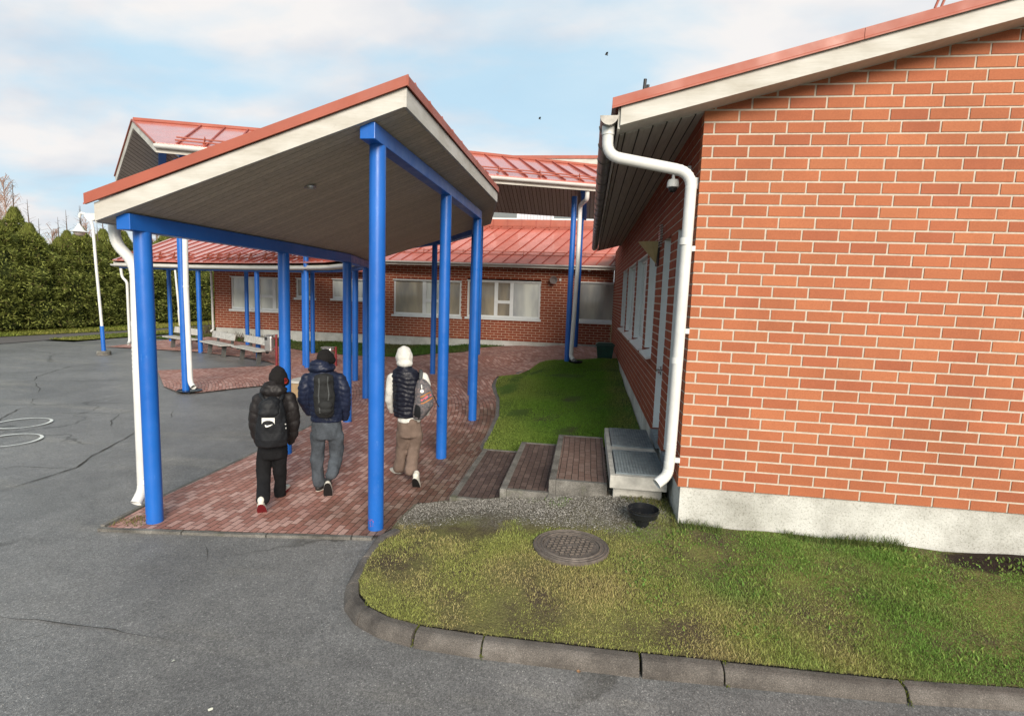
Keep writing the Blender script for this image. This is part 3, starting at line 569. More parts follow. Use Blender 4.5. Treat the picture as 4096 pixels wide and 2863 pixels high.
for i, (a, c) in enumerate(DOOR):
    f = MB(); x = WX + 0.10
    f.box(x, x + 0.05, a, a + 0.06, 0.72, 3.16); f.box(x, x + 0.05, c - 0.06, c, 0.72, 3.16); f.box(x, x + 0.05, a + 0.06, c - 0.06, 3.08, 3.16); f.box(x + 0.003, x + 0.045, a + 0.06, c - 0.06, 0.72, 1.35)
    f.box(x, x + 0.05, a + 0.06, c - 0.06, 2.25, 2.33); f.box(WX + 0.008, x, c - 0.014, c - 0.002, 0.72, 3.16)
    do = f.build('door', M_frame, bld)
    g = MB(); g.box(x + 0.02, x + 0.03, a + 0.06, c - 0.06, 1.35, 3.08); g.build('pane', M_glass, do)
    g = MB(); g.box(WX - 0.02, x + 0.06, a, c, 0.60, 0.70)
    for k in range(7): g.box(WX - 0.02 + 0.001, WX + 0.1, a + 0.01 + k * 0.085, a + 0.05 + k * 0.085, 0.70, 0.706)
    g.build('threshold', M_galv, do)
    g = MB(); hz = 1.5; hy = c - 0.11
    if i == 0:
        g.tube([(x, hy, hz), (x - 0.09, hy, hz), (x - 0.11, hy - 0.0, hz)], 0.022, 12); g.tube([(x - 0.085, hy + 0.02, hz), (x - 0.085, hy - 0.10, hz - 0.015)], 0.012, 10)
        g.tube([(x - 0.06, hy, hz + 0.055), (x - 0.06, hy, hz - 0.055)], 0.018, 10); g.build('handle', M_chrome, do, smooth=True)
# roof: fascia plane at Y=4.8, eave at X=0.19; runs back to Y=17
FY, EX, RY1 = 4.80, 0.19, 17.2
fz = lambda x: 3.852 + slope * (x - EX)
XR = 8.6
mb = MB()
mb.quad((EX, FY + 0.03, fz(EX) + 0.012), (XR, FY + 0.03, fz(XR) + 0.012), (XR, WY + 0.02, fz(XR) + 0.012), (EX, WY + 0.02, fz(EX) + 0.012))
mb.build('verge_soffit', M_white, bld)
mb = MB(); mb.hexa([(EX + 0.012, WY + 0.02, fz(EX) + 0.002), (WX, WY + 0.02, fz(WX) + 0.002), (WX, RY1, fz(WX) + 0.002), (EX + 0.012, RY1, fz(EX) + 0.002), (EX + 0.012, WY + 0.02, fz(EX) + 0.03), (WX, WY + 0.02, fz(WX) + 0.03), (WX, RY1, fz(WX) + 0.03), (EX + 0.012, RY1, fz(EX) + 0.03)])
mb.build('soffit', M_soffX, bld)
mb = MB(); mb.hexa([(EX, FY, fz(EX)), (XR, FY, fz(XR)), (XR, FY + 0.03, fz(XR)), (EX, FY + 0.03, fz(EX)), (EX, FY, fz(EX) + 0.15), (XR, FY, fz(XR) + 0.15), (XR, FY + 0.03, fz(XR) + 0.15), (EX, FY + 0.03, fz(EX) + 0.15)])
mb.box(EX - 0.02, EX - 0.001, FY + 0.03, RY1, fz(EX) - 0.02, fz(EX) + 0.15)
mb.build('fascia', M_white, bld)
mb = MB(); x0 = EX - 0.075; zt = lambda x: fz(x) + 0.235
for q0, q1, z_a, z_b in ((x0, 2.02, 0, 0), (2.024, 5.2, 0, 0), (5.204, XR, 0, 0)):
    mb.hexa([(q0, FY - 0.022, fz(q0) + 0.152), (q1, FY - 0.022, fz(q1) + 0.152), (q1, FY - 0.003, fz(q1) + 0.152), (q0, FY - 0.003, fz(q0) + 0.152), (q0, FY - 0.022, zt(q0)), (q1, FY - 0.022, zt(q1)), (q1, FY - 0.003, zt(q1)), (q0, FY - 0.003, zt(q0))])
    mb.hexa([(q0, FY - 0.03, fz(q0) + 0.146), (q1, FY - 0.03, fz(q1) + 0.146), (q1, FY - 0.023, fz(q1) + 0.150), (q0, FY - 0.023, fz(q0) + 0.150), (q0, FY - 0.03, fz(q0) + 0.158), (q1, FY - 0.03, fz(q1) + 0.158), (q1, FY - 0.023, fz(q1) + 0.166), (q0, FY - 0.023, fz(q0) + 0.166)])
mb.build('verge_trim', M_redtrim, bld)
mb = MB(); mb.hexa([(x0, FY - 0.002, zt(x0) - 0.05), (XR, FY - 0.002, zt(XR) - 0.05), (XR, RY1, zt(XR) - 0.05), (x0, RY1, zt(x0) - 0.05), (x0, FY - 0.002, zt(x0) - 0.005), (XR, FY - 0.002, zt(XR) - 0.005), (XR, RY1, zt(XR) - 0.005), (x0, RY1, zt(x0) - 0.005)])
for k in range(20):
    y = FY + 0.4 + k * 0.6; mb.obox((x0 + 0.02, y, zt(x0) + 0.012), (XR, y, zt(XR) + 0.012), 0.02, 0.035)
ro = mb.build('roof', M_redroof, bld)
mb = MB()
for hx, hz in ((0.53, 0.0), (0.60, -0.02)):     # ladder hooks on the roof seen end-on
    pass
q = [PY(1444, 205, 6.2), PY(1447, 178, 6.2)]; mb.tube([q[0] + Vector((0, 0, -0.4)), q[0], q[1]], 0.018, 10)
q = [PY(1452, 200, 6.4), PY(1453, 191, 6.4)]; mb.tube([q[0] + Vector((0, 0, -0.4)), q[0], q[1]], 0.018, 10)
mb.build('roof_pipe', M_dark, ro, smooth=True)
mb = MB()
for px in (2105, 2118): 
    q = PY(px - 8, 17, 6.2); q2 = PY(px + 3, -8, 6.2); mb.tube([q - Vector((0, 0, 0.3)), q, q2, q2 + Vector((0.6, 0.5, 0.5))], 0.012, 8)
mb.build('roof_ladder', M_redtrim, ro)
# eave gutter (half round) and downpipe
def half_round(r, n=10, th=0.004):
    pr = [(r * math.cos(math.pi + math.pi * k / n), r * math.sin(math.pi + math.pi * k / n)) for k in range(n + 1)]
    return pr + [(p[0] * (1 - th / r * 1.0) * 0.93, p[1] * 0.93) for p in reversed(pr)]
gx, gzc = EX - 0.095, fz(EX) + 0.085
mb = MB(); mb.sweep([(gx, FY + 0.02, gzc), (gx, RY1, gzc)], half_round(0.075), closed=True)
mb.sweep([(gx, FY + 0.012, gzc), (gx, FY + 0.019, gzc)], half_round(0.077)[:11] , closed=True)
y = FY + 0.3
g_o = mb.build('gutter', M_gutdark, bld, smooth=True)
for k in range(22):
    mb = MB(); mb.sweep([(gx, y + k * 0.55, gzc), (gx, y + k * 0.55 + 0.025, gzc)], half_round(0.082), closed=True); sub(mb.build('gutter_bracket', M_gutdark), g_o)
PPY = 4.93
mb = MB(); pth = pipe_path(mb, [(gx, PPY, gzc - 0.06), (gx + 0.0, PPY, gzc - 0.30), (WX - 0.09, PPY + 0.04, gzc - 0.43), (WX - 0.105, PPY + 0.04, 1.02), (WX - 0.115, PPY + 0.04, 0.80), (WX - 0.22, PPY - 0.02, 0.73)], 0.048, 0.14)
mb.tube([(gx, PPY, gzc - 0.05), (gx, PPY, gzc - 0.13)], 0.054, 20, caps=False)
for zz_ in (2.95, 1.9): mb.tube([(WX - 0.1045, PPY + 0.04, zz_), (WX - 0.105, PPY + 0.04, zz_ - 0.06)], 0.0505, 20, caps=False)
dp = mb.build('downpipe', M_gut, bld, smooth=True)
for zz_ in (2.87, 2.13, 0.92):
    mb = MB(); mb.box(WX - 0.06, WX - 0.001, WY + 0.001, WY + 0.012, zz_ - 0.02, zz_ + 0.02); mb.box(WX - 0.055, WX + 0.0, WY - 0.02, WY + 0.0015, zz_ - 0.022, zz_ + 0.022)
    sub(mb.build('pipe_bracket', M_frame), dp)

# ================================================================ school wing across the yard
FYW = 21.0
wing = thing('school_wing', (-7, FYW, 0), 'red brick school wing with white framed windows and red sheet roof across the yard', 'building')
wx0 = -15.75
ZB2 = 0.61
fw = [(-15.0, -12.55, 1.40, 2.78), (-12.05, -11.2, 1.98, 2.80), (-10.45, -9.05, 2.0, 2.82), (-7.82, -5.02, 1.46, 2.88), (-4.78, -1.86, 1.48, 2.94), (-0.42, 1.4, 1.48, 3.0)]
ops = [(a - wx0, c - wx0, z0_, z1_) for a, c, z0_, z1_ in fw]
B, Mo = brick_wall((wx0, FYW, 0), (1, 0, 0), (0, -1, 0), 16.66, ZB2, 30, ops, starts=(0.1, 0.25), bl=0.285, proud=0.004)
B.build('wall', M_brick2, wing); Mo.build('mortar_bed', M_mortar2, wing)
mb = MB(); mb.box(wx0 + 0.02, WX + 0.12, FYW + 0.02, FYW + 0.115, -0.2, ZB2 - 0.01)
mb.box(wx0 + 0.03, wx0 + 0.12, FYW + 0.13, 30, -0.2, 3.5); mb.build('foundation', M_conc, wing)
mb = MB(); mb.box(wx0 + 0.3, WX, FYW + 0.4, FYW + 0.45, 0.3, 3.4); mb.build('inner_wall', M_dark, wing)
def fwin(a, c, z0_, z1_, layout):
    y = FYW + 0.055; f = MB(); fr = 0.07
    f.box(a, a + fr, y, y + 0.06, z0_ + 0.03, z1_); f.box(c - fr, c, y, y + 0.06, z0_ + 0.03, z1_)
    f.box(a + fr, c - fr, y, y + 0.06, z1_ - fr, z1_); f.box(a + fr, c - fr, y, y + 0.06, z0_ + 0.03, z0_ + 0.03 + fr)
    f.box(a - 0.02, c + 0.02, FYW - 0.012, y, z1_ - 0.028, z1_ + 0.012)      # head flashing
    for (u, wd) in layout.get('mull', ()): f.box(u - wd / 2, u + wd / 2, y - 0.004, y + 0.062, z0_ + 0.1, z1_ - fr)
    for (u0, u1, zz_) in layout.get('tran', ()): f.box(u0, u1, y - 0.008, y + 0.064, zz_ - 0.06, zz_ + 0.06)
    fo = f.build('window', M_frame, wing)
    for (u0, u1, p0, p1, mm) in layout['panes']:
        g = MB(); g.box(u0, u1, y + 0.03, y + 0.036, p0, p1); g.build('pane', mm, fo)
    s = MB(); s.hexa([(a - 0.07, FYW - 0.05, z0_ - 0.07), (c + 0.05, FYW - 0.05, z0_ - 0.07), (c + 0.05, FYW + 0.10, z0_ - 0.02), (a - 0.07, FYW + 0.10, z0_ - 0.02), (a - 0.07, FYW - 0.05, z0_ + 0.0), (c + 0.05, FYW - 0.05, z0_ + 0.0), (c + 0.05, FYW + 0.10, z0_ + 0.04), (a - 0.07, FYW + 0.10, z0_ + 0.04)])
    s.build('sill', M_frame, fo)
def tri(a, c, z0_, z1_, u1, u2, zt_, ml=M_blindd, mm=M_blindd, mr=M_blindw):
    fwin(a, c, z0_, z1_, dict(mull=[(u1, 0.14), (u2, 0.14)], tran=[(u1 + 0.07, u2 - 0.07, zt_)],
        panes=[(a + 0.07, u1 - 0.07, z0_ + 0.1, z1_ - 0.07, ml), (u1 + 0.07, u2 - 0.07, z0_ + 0.1, zt_ - 0.06, mm), (u1 + 0.07, u2 - 0.07, zt_ + 0.06, z1_ - 0.07, mm), (u2 + 0.07, c - 0.07, z0_ + 0.1, z1_ - 0.07, mr)]))
tri(*fw[0], -13.75, -13.05, 2.0, M_blindw, M_blindw, M_blindw)
fwin(*fw[1], dict(panes=[(fw[1][0] + .07, fw[1][1] - .07, 2.08, 2.73, M_blindd)]))
fwin(*fw[2], dict(mull=[(-9.75, 0.1)], panes=[(fw[2][0] + .07, -9.8, 2.1, 2.75, M_blindw), (-9.7, fw[2][1] - .07, 2.1, 2.75, M_blindw)]))
tri(*fw[3], -6.55, -5.9, 2.07, M_blindd, M_blindw, M_blindd)
tri(*fw[4], -3.62, -3.0, 2.12, M_blindd, M_blindd, M_blindw)
M_greyrefl = blind_mat('grey_reflection_glass', (0.42, 0.42, 0.38), (0.37, 0.37, 0.34))  # reflections put into the pane as pale grey colour
fwin(*fw[5], dict(mull=[(1.0, 0.16)], panes=[(fw[5][0] + .07, 0.93, 1.58, 2.93, M_greyrefl)]))
# roof of the right part, clerestory above
ex0, ex1, EY, EZ, BY = -8.6, 1.35, 20.45, 3.58, 23.5
SLP = 0.56
BZ = EZ + SLP * (BY - EY)
mb = MB(); mb.hexa([(ex0, EY - 0.03, EZ), (ex1, EY - 0.03, EZ), (ex1, BY, BZ), (ex0, BY, BZ), (ex0, EY - 0.03, EZ + 0.03), (ex1, EY - 0.03, EZ + 0.03), (ex1, BY, BZ + 0.03), (ex0, BY, BZ + 0.03)])
k = ex0 - 1.2
while k < ex1:
    u0_ = 0.0 if k > ex0 else (ex0 - k) / 1.4; u1_ = min(1.0, (ex1 - k) / 1.4)
    if u1_ > u0_ + .05: mb.obox((k + 1.4 * u0_, EY - 0.02 + (BY - EY) * u0_, EZ + 0.045 + (BZ - EZ) * u0_), (k + 1.4 * u1_, EY + (BY - EY) * u1_, EZ + 0.045 + (BZ - EZ) * u1_), 0.025, 0.04, mi=1)
    k += 0.5
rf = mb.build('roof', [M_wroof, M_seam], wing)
mb = MB(); mb.box(ex0, ex1, EY, FYW + 0.1, EZ - 0.09, EZ - 0.06); mb.box(ex0, ex1, EY - 0.025, EY - 0.001, EZ - 0.14, EZ - 0.005); mb.build('eave_board', M_white, wing)
mb = MB(); mb.sweep([(ex0, EY - 0.09, EZ + 0.0), (0.86, EY - 0.09, EZ + 0.0)], half_round(0.065), closed=True); mb.build('gutter', M_gut, wing, smooth=True)
def snow_guard(mb_, a, b, up=(0, 0, 1), n=6, rise=(0.05, 0.13), back=(0, 0.10, 0.04)):
    a = Vector(a); b = Vector(b); bk = Vector(back)
    mb_.tube([a + Vector((0, 0, rise[0])), b + Vector((0, 0, rise[0]))], 0.016, 8); mb_.tube([a + bk + Vector((0, 0, rise[1])), b + bk + Vector((0, 0, rise[1]))], 0.016, 8)
    for k in range(n):
        p = a.lerp(b, (k + 0.5) / n); mb_.obox(p + Vector((0, 0, 0.0)), p + bk + Vector((0, 0, rise[1] + 0.04)), 0.012, 0.07)
        mb_.obox(p - bk * 0.1, p + bk * 2.6, 0.05, 0.02)
mb = MB(); yy = 21.0; snow_guard(mb, (ex0, yy, EZ + SLP * (yy - EY) + 0.03), (1.0, yy, EZ + SLP * (yy - EY) + 0.03), n=12)
mb.build('snow_guard', M_redtrim, wing)
mb = MB(); yy = 23.25; snow_guard(mb, (ex0, yy, EZ + SLP * (yy - EY) + 0.05), (1.3, yy, EZ + SLP * (yy - EY) + 0.05), n=8)
mb.build('snow_guard', M_redtrim, wing)
mb = MB(); mb.box(ex0, 4.0, BY + 0.001, BY + 0.1, BZ - 0.3, BZ + 0.36)
for k in range(20): mb.box(ex0 + k * 0.62, ex0 + k * 0.62 + 0.02, BY - 0.018, BY, BZ + 0.03, BZ + 0.36, mi=1)
mb.build('wall_sheet', [M_redtrim, M_seam], wing)
TY = 22.9
tz = PY(1340, 366, TY).z
mb = MB(); mb.box(ex0, 4.5, BY + 0.12, BY + 0.25, BZ + 0.3, tz - 0.1); mb.build('upper_wall', M_siding, wing)
for a, c in ((-4.4, -3.15), (-1.75, 1.1)):
    f = MB(); z0_ = BZ + 0.42
    f.box(a, c, BY + 0.04, BY + 0.119, z0_ - 0.1, z0_); f.box(a, a + 0.1, BY + 0.05, BY + 0.119, z0_, z0_ + 1.4); f.box(c - 0.1, c, BY + 0.05, BY + 0.119, z0_, z0_ + 1.4); f.box(a + .1, c - .1, BY + 0.05, BY + 0.119, z0_ + 1.3, z0_ + 1.4)
    fo = f.build('window', M_frame, wing); g = MB(); g.box(a + 0.1, c - 0.1, BY + 0.09, BY + 0.118, z0_, z0_ + 1.3); g.build('pane', M_glass, fo)
TY = 22.9
tz = PY(1340, 366, TY).z
mb = MB(); mb.box(ex0, 4.6, TY, TY + 0.04, tz - 0.12, tz + 0.17); mb.build('upper_fascia', M_white, wing)
mb = MB(); mb.box(ex0, 4.6, TY - 0.03, TY - 0.001, tz + 0.171, tz + 0.30); mb.hexa([(ex0, TY, tz + 0.25), (4.6, TY, tz + 0.25), (4.6, 31, tz + 1.5), (ex0, 31, tz + 1.5), (ex0, TY, tz + 0.295), (4.6, TY, tz + 0.295), (4.6, 31, tz + 1.54), (ex0, 31, tz + 1.54)])
mb.build('upper_roof', M_redtrim, wing)
mb = MB(); mb.box(ex0, 4.6, TY + 0.041, BY + 0.2, tz - 0.115, tz - 0.09); mb.build('upper_soffit', M_soffX, wing)
# low roof over the left part
mb = MB(); mb.hexa([(wx0 - 0.2, 20.6, 3.12), (ex0 - 0.01, 20.6, 3.12), (ex0 - 0.01, 26, 3.6), (wx0 - 0.2, 26, 3.6), (wx0 - 0.2, 20.6, 3.2), (ex0 - 0.01, 20.6, 3.2), (ex0 - 0.01, 26, 3.68), (wx0 - 0.2, 26, 3.68)])
mb.build('roof', M_redroof, wing)
mb = MB(); mb.tube(arc_pts([(wx0 - 0.05, 20.7, 3.1), (wx0 - 0.05, 20.9, 2.95), (wx0 - 0.05, 20.93, 0.5), (wx0 - 0.12, 20.85, 0.42)], 0.06), 0.045, 12, caps=False); mb.build('downpipe', M_gut, wing, smooth=True)
q = PY(1322, 640, 20.93)

# ================================================================ curved covered walkway (blue posts, mono-pitch red roof)
INN = [(-4.2, 4.63), (-4.19, 7.0), (-4.23, 9.07), (-4.78, 11.18), (-5.94, 13.2), (-7.15, 14.55), (-8.6, 15.47), (-10.8, 16.45), (-13.5, 17.2), (-16.75, 17.45)]
OUT = [(-2.0, 4.93), (-2.0, 7.36), (-2.03, 9.61), (-2.62, 12.15), (-4.0, 14.5), (-5.5, 16.2), (-7.5, 17.4), (-9.89, 18.36), (-13.42, 19.75), (-16.85, 19.8)]
can = thing('covered_walkway', (-3.1, 4.8, 0), 'curved covered walkway with blue round posts, white fascia and thin red roof in the centre', 'canopy')
def offs(poly, d):      # offset to the right of travel
    res = []
    for i, p in enumerate(poly):
        a = Vector(poly[max(i - 1, 0)]); c = Vector(poly[min(i + 1, len(poly) - 1)]); t_ = (c - a).normalized(); res.append(Vector((p[0] + t_.y * d, p[1] - t_.x * d)))
    return res
SI, SO = 2.928, 3.978
EIN = offs(INN, -0.2); EOU = offs(OUT, 0.34)
EIN[0] = Vector((-4.40, 4.36)); EOU[0] = Vector((-1.67, 4.70)); EOU[2] = Vector((-1.67, 9.36)); EOU[1] = Vector((-1.67, 7.36)); EOU[3] = Vector((-2.3, 12.2))
EIN[-1] = Vector((-16.72, 17.15)); EOU[-1] = Vector((-17.05, 20.15))
n = len(INN)
def V3(p, z): return Vector((p.x, p.y, z))
# bow the long straights: none needed.  soffit
mb = MB()
for i in range(n - 1):
    mb.hexa([V3(EIN[i], SI), V3(EOU[i], SO), V3(EOU[i + 1], SO), V3(EIN[i + 1], SI), V3(EIN[i], SI + 0.02), V3(EOU[i], SO + 0.02), V3(EOU[i + 1], SO + 0.02), V3(EIN[i + 1], SI + 0.02)])
mb.build('soffit', M_soffY, can)
# fascia boards: front, outer edge, end
mb = MB(); d = (EOU[0] - EIN[0]).normalized(); nf = Vector((d.y, -d.x)) * 0.028; TH = 0.158
a, c = EIN[0], EOU[0]
mb.hexa([V3(a + nf, SI), V3(c + nf, SO), V3(c, SO), V3(a, SI), V3(a + nf, SI + TH), V3(c + nf, SO + TH), V3(c, SO + TH), V3(a, SI + TH)])
mb.build('front_fascia', M_white, can)
pe = [V3(EOU[0] + nf, SO)] + [V3(p, SO) for p in EOU[1:]]
mb = MB(); mb.sweep(pe, [(0, 0), (0.028, 0), (0.028, TH), (0, TH)], closed=True); mb.build('side_fascia', M_white, can)
a, c = EIN[-1], EOU[-1]; mb = MB(); mb.hexa([V3(a, SI), V3(c, SO), V3(c + Vector((-.03, 0)), SO), V3(a + Vector((-.03, 0)), SI), V3(a, SI + TH), V3(c, SO + TH), V3(c + Vector((-.03, 0)), SO + TH), V3(a + Vector((-.03, 0)), SI + TH)])
pi = [V3(p, SI) for p in EIN]; mb.sweep(pi, [(-0.022, -0.01), (0, -0.01), (0, 0.13), (-0.022, 0.13)], closed=True); mb.build('eave_fascia', M_white, can)
# roof sheet with standing seams and trim
mb = MB(); ov = 0.05
RI = offs([tuple(p) for p in EIN], -0.07); RO = offs([tuple(p) for p in EOU], 0.045)
RI[0] += nf * 1.7 ; RO[0] += nf * 1.7
z_i, z_o = SI + TH + 0.04, SO + TH + 0.085
for i in range(n - 1):
    mb.hexa([V3(RI[i], z_i), V3(RO[i], z_o - 0.03), V3(RO[i + 1], z_o - 0.03), V3(RI[i + 1], z_i), V3(RI[i], z_i + 0.03), V3(RO[i], z_o), V3(RO[i + 1], z_o), V3(RI[i + 1], z_i + 0.03)])
    L_ = ((RI[i] - RI[i + 1]).length + (RO[i] - RO[i + 1]).length) / 2; ks = max(2, round(L_ / 0.45))
    for k in range(ks):
        u_ = (k + 0.5) / ks; mb.obox(V3(RI[i].lerp(RI[i + 1], u_), z_i + 0.045), V3(RO[i].lerp(RO[i + 1], u_), z_o + 0.015), 0.02, 0.035, mi=1)
rf = mb.build('roof', [M_redroof, M_seam], can)
mb = MB(); a, c = RI[0], RO[0]; q = nf * 0.9; zz0 = TH + 0.004
a2, c2 = EIN[0] + nf * 1.05 + (EIN[0] - EOU[0]).normalized() * 0.07, EOU[0] + nf * 1.05 + d * 0.045
zA, zC = SI + zz0 - 0.02, SO + zz0 + 0.015
mb.hexa([V3(a2 + q, zA), V3(c2 + q, zC), V3(c2, zC), V3(a2, zA), V3(a2 + q, zA + 0.092), V3(c2 + q, zC + 0.085), V3(c2, zC + 0.085), V3(a2, zA + 0.092)])
a3, c3 = a2 + q * 1.4, c2 + q * 1.4
mb.hexa([V3(a3, zA - 0.006), V3(c3, zC - 0.006), V3(c3 - q * 0.35, zC - 0.003), V3(a3 - q * 0.35, zA - 0.003), V3(a3, zA + 0.006), V3(c3, zC + 0.006), V3(c3 - q * 0.35, zC + 0.012), V3(a3 - q * 0.35, zA + 0.012)])
pe2 = [V3(EOU[0] + nf * 1.9, SO)] + [V3(p, SO) for p in EOU[1:]]
mb.sweep(pe2, [(0.03, TH + 0.01), (0.05, TH + 0.005), (0.05, TH + 0.088), (0.03, TH + 0.088)], closed=True)
mb.build('verge_trim', M_redtrim, can)
# beams
def beam(poly, zb, h, w_, front, name='beam'):
    pts = [Vector((p[0], p[1], zb)) for p in poly]; pts[0] = Vector((front[0], front[1], zb))
    mb = MB(); mb.sweep(pts, [(-w_ / 2, 0), (w_ / 2, 0), (w_ / 2, h), (-w_ / 2, h)], closed=True); return mb.build(name, M_blue, can, bevel=0.006)
beam(INN, 2.868, 0.145, 0.14, (-4.2, 4.42)); beam(OUT, 3.722, 0.145, 0.14, (-2.0, 4.69))
def post(x, y, z1, rad=0.076, z0_=None, par=can, name='post'):
    z0_ = gz(x, y) if z0_ is None else z0_
    mb = MB(); mb.tube([(x, y, z0_ - 0.05), (x, y, z1)], rad, 32, caps=False)
    return mb.build(name, M_blue, par, smooth=True)
for i in (0, 1, 2, 3, 4, 6, 7, 8): po = post(*INN[i], 2.87)
for i in (0, 1, 2, 3, 7, 8, 9): post(*OUT[i], 3.724)
post(-4.38, 15.0, 3.80)
# soffit lamp, gutter, downpipe
lp = PX(695, 436, -3.02); zl = SI + (SO - SI) * (lp.x + 4.4) / 2.73
mb = MB(); mb.lathe((-2.98, 5.5, 3.452), [(0.0, 0.012), (0.045, 0.012), (0.048, 0.0), (0.062, -0.003), (0.062, 0.02)], 24)
o = mb.build('soffit_lamp', [M_steel], can, smooth=True); 
gp = [V3(p, SI + 0.075) for p in offs([tuple(p) for p in EIN], -0.10)]; gp[0].y = 4.40
mb = MB(); mb.sweep(gp, half_round(0.066), closed=True); mb.sweep([gp[0] + Vector((0, -0.008, 0)), gp[0] + Vector((0, -0.001, 0))], half_round(0.069)[:11], closed=True)
gu = mb.build('gutter', M_gut, can, smooth=True)
DY = 4.72
P_ = lambda px, py, Y=DY: PY(px, py, Y)
mb = MB(); pt = pipe_path(mb, [P_(255, 498), P_(259, 545), P_(304, 592), P_(309, 800), P_(321, 1098), P_(305, 1128, DY - 0.1)], 0.05, 0.16)
for py in (720,): a = P_(307, py); mb.tube([a, a - Vector((0, 0, 0.05))], 0.0525, 20, caps=False)
dp = mb.build('downpipe', M_gut, can, smooth=True)
for py in (785, 1080):
    mb = MB(); a = P_(326, py, 4.68); mb.box(a.x - 0.03, a.x + 0.02, 4.66, 4.68, a.z - 0.025, a.z + 0.025); sub(mb.build('pipe_bracket', M_frame), dp)
mb = MB(); YW_ = 17.05
mb.tube(arc_pts([PY(271, 602, YW_), PY(274, 622, YW_), PY(285, 632, YW_), PY(291, 765, YW_), PY(287, 771, YW_ - 0.15)], 0.1), 0.045, 12, caps=False); mb.build('downpipe', M_gut, can, smooth=True)
mb = MB()     # snow guards on the far arm
for i in (6, 7, 8):
    a = RI[i].lerp(RO[i], 0.1); c = RI[min(i + 1, n - 1)].lerp(RO[min(i + 1, n - 1)], 0.1); zg = z_i + (z_o - z_i) * 0.1 + 0.05
    bk = (RO[i] - RI[i]).normalized() * 0.1
    snow_guard(mb, V3(a.lerp(c, 0.04), zg), V3(a.lerp(c, 0.94), zg), n=5, back=(bk.x, bk.y, 0.03))
mb.build('snow_guard', M_redtrim, can)
# small red sprayed tags low on two posts
for (px, py, sz) in ((341, 1155, 1.0), (839, 1172, 1.0), (850, 1173, .7)):
    mb = MB()
    base = Vector((-4.2, 4.63, 0)) if px < 500 else Vector((-2.0, 4.93, 0))
    for k in range(9):
        th = R(-100 - 25 * (0 if px > 845 else 1) + random.uniform(-16, 16)); zz_ = 0.06 + random.uniform(0, 0.09); r_ = 0.0772; dth = random.uniform(0.04, 0.1) * sz
        z2 = zz_ + random.uniform(0.004, 0.012)
        mb.quad(base + Vector((r_ * math.cos(th), r_ * math.sin(th), zz_)), base + Vector((r_ * math.cos(th + dth), r_ * math.sin(th + dth), zz_ + 0.004)), base + Vector((r_ * math.cos(th + dth), r_ * math.sin(th + dth), z2 + 0.004)), base + Vector((r_ * math.cos(th), r_ * math.sin(th), z2)))
    mb.build('spray_mark', M_redmark, can)

# ================================================================ raised gabled canopy behind
rc = thing('raised_gable_canopy', (-4, 15, 0), 'tall gabled red roof on high blue posts rising behind the covered walkway', 'canopy')
NE = [Vector((-8.9, 10.25, 5.12)), Vector((-5.6, 11.85, 5.14)), Vector((-2.42, 13.32, 5.17)), Vector((0.12, 14.35, 5.19)), Vector((0.75, 14.62, 5.19))]
FE = [Vector((-12.9, 13.42, 5.12)), Vector((-8.2, 15.9, 5.16)), Vector((-3.3, 18.05, 5.18)), Vector((0.12, 19.35, 5.19)), Vector((0.75, 19.6, 5.19))]
RG = [Vector((-10.9, 11.83, 6.27)), Vector((-7.9, 13.3, 6.3)), Vector((-2.86, 15.55, 6.3)), Vector((0.12, 16.85, 6.3)), Vector((0.75, 17.1, 6.3))]
RG[0] = PY(299, 270, 11.8)
UPV = Vector((0, 0, 1))
for (E_, nm) in ((NE, 'near'), (FE, 'far')):
    mb = MB(); sf = MB()
    for i in range(4):
        mb.hexa([E_[i] + UPV * 0.08, E_[i + 1] + UPV * 0.08, RG[i + 1] - UPV * 0.04, RG[i] - UPV * 0.04, E_[i] + UPV * 0.12, E_[i + 1] + UPV * 0.12, RG[i + 1], RG[i]])
        sf.hexa([E_[i] - UPV * 0.06, E_[i + 1] - UPV * 0.06, RG[i + 1] - UPV * 0.2, RG[i] - UPV * 0.2, E_[i] - UPV * 0.04, E_[i + 1] - UPV * 0.04, RG[i + 1] - UPV * 0.18, RG[i] - UPV * 0.18])
    Ex = [p.x for p in E_]; Rx = [p.x for p in RG]; sh = -1.0 if nm == 'near' else 1.0; xq = E_[0].x + 0.35
    while xq < 0.75:
        e_ = Vector((xq, np.interp(xq, Ex, [p.y for p in E_]), np.interp(xq, Ex, [p.z for p in E_]))); xr = xq + sh
        if Rx[0] < xr < Rx[-1]:
            r__ = Vector((xr, np.interp(xr, Rx, [p.y for p in RG]), np.interp(xr, Rx, [p.z for p in RG]))); mb.obox(e_ + UPV * 0.135, r__ + UPV * 0.012, 0.03, 0.045, mi=1)
        xq += 0.46
    mb.build('roof', [M_redroof, M_seam], rc); sf.build('soffit', M_soffX, rc)
mb = MB(); mb.tube([p + UPV * 0.02 for p in RG], 0.05, 8); mb.build('ridge', M_redtrim, rc)
mb = MB()
for E_ in (NE, FE): mb.obox(E_[0] + UPV * 0.02, RG[0] - UPV * 0.09, 0.03, 0.17)
mb.build('gable_fascia', M_white, rc)
mb = MB()
for E_ in (NE, FE): mb.obox(E_[0] + UPV * 0.118 + Vector((-0.02, -0.02, 0)), RG[0] + UPV * 0.01 + Vector((-0.02, -0.02, 0)), 0.035, 0.03)
mb.build('verge_trim', M_redtrim, rc)
mb = MB(); mb.sweep([p + UPV * 0.0 for p in NE], [(0.002, -0.08), (0.025, -0.08), (0.025, 0.07), (0.002, 0.07)], closed=True); mb.build('eave_board', M_white, rc)
mb = MB(); mb.sweep([p + UPV * 0.06 for p in NE], [(o_ + 0.09, z_) for o_, z_ in half_round(0.07)], closed=True); mb.build('gutter', M_gut, rc, smooth=True)
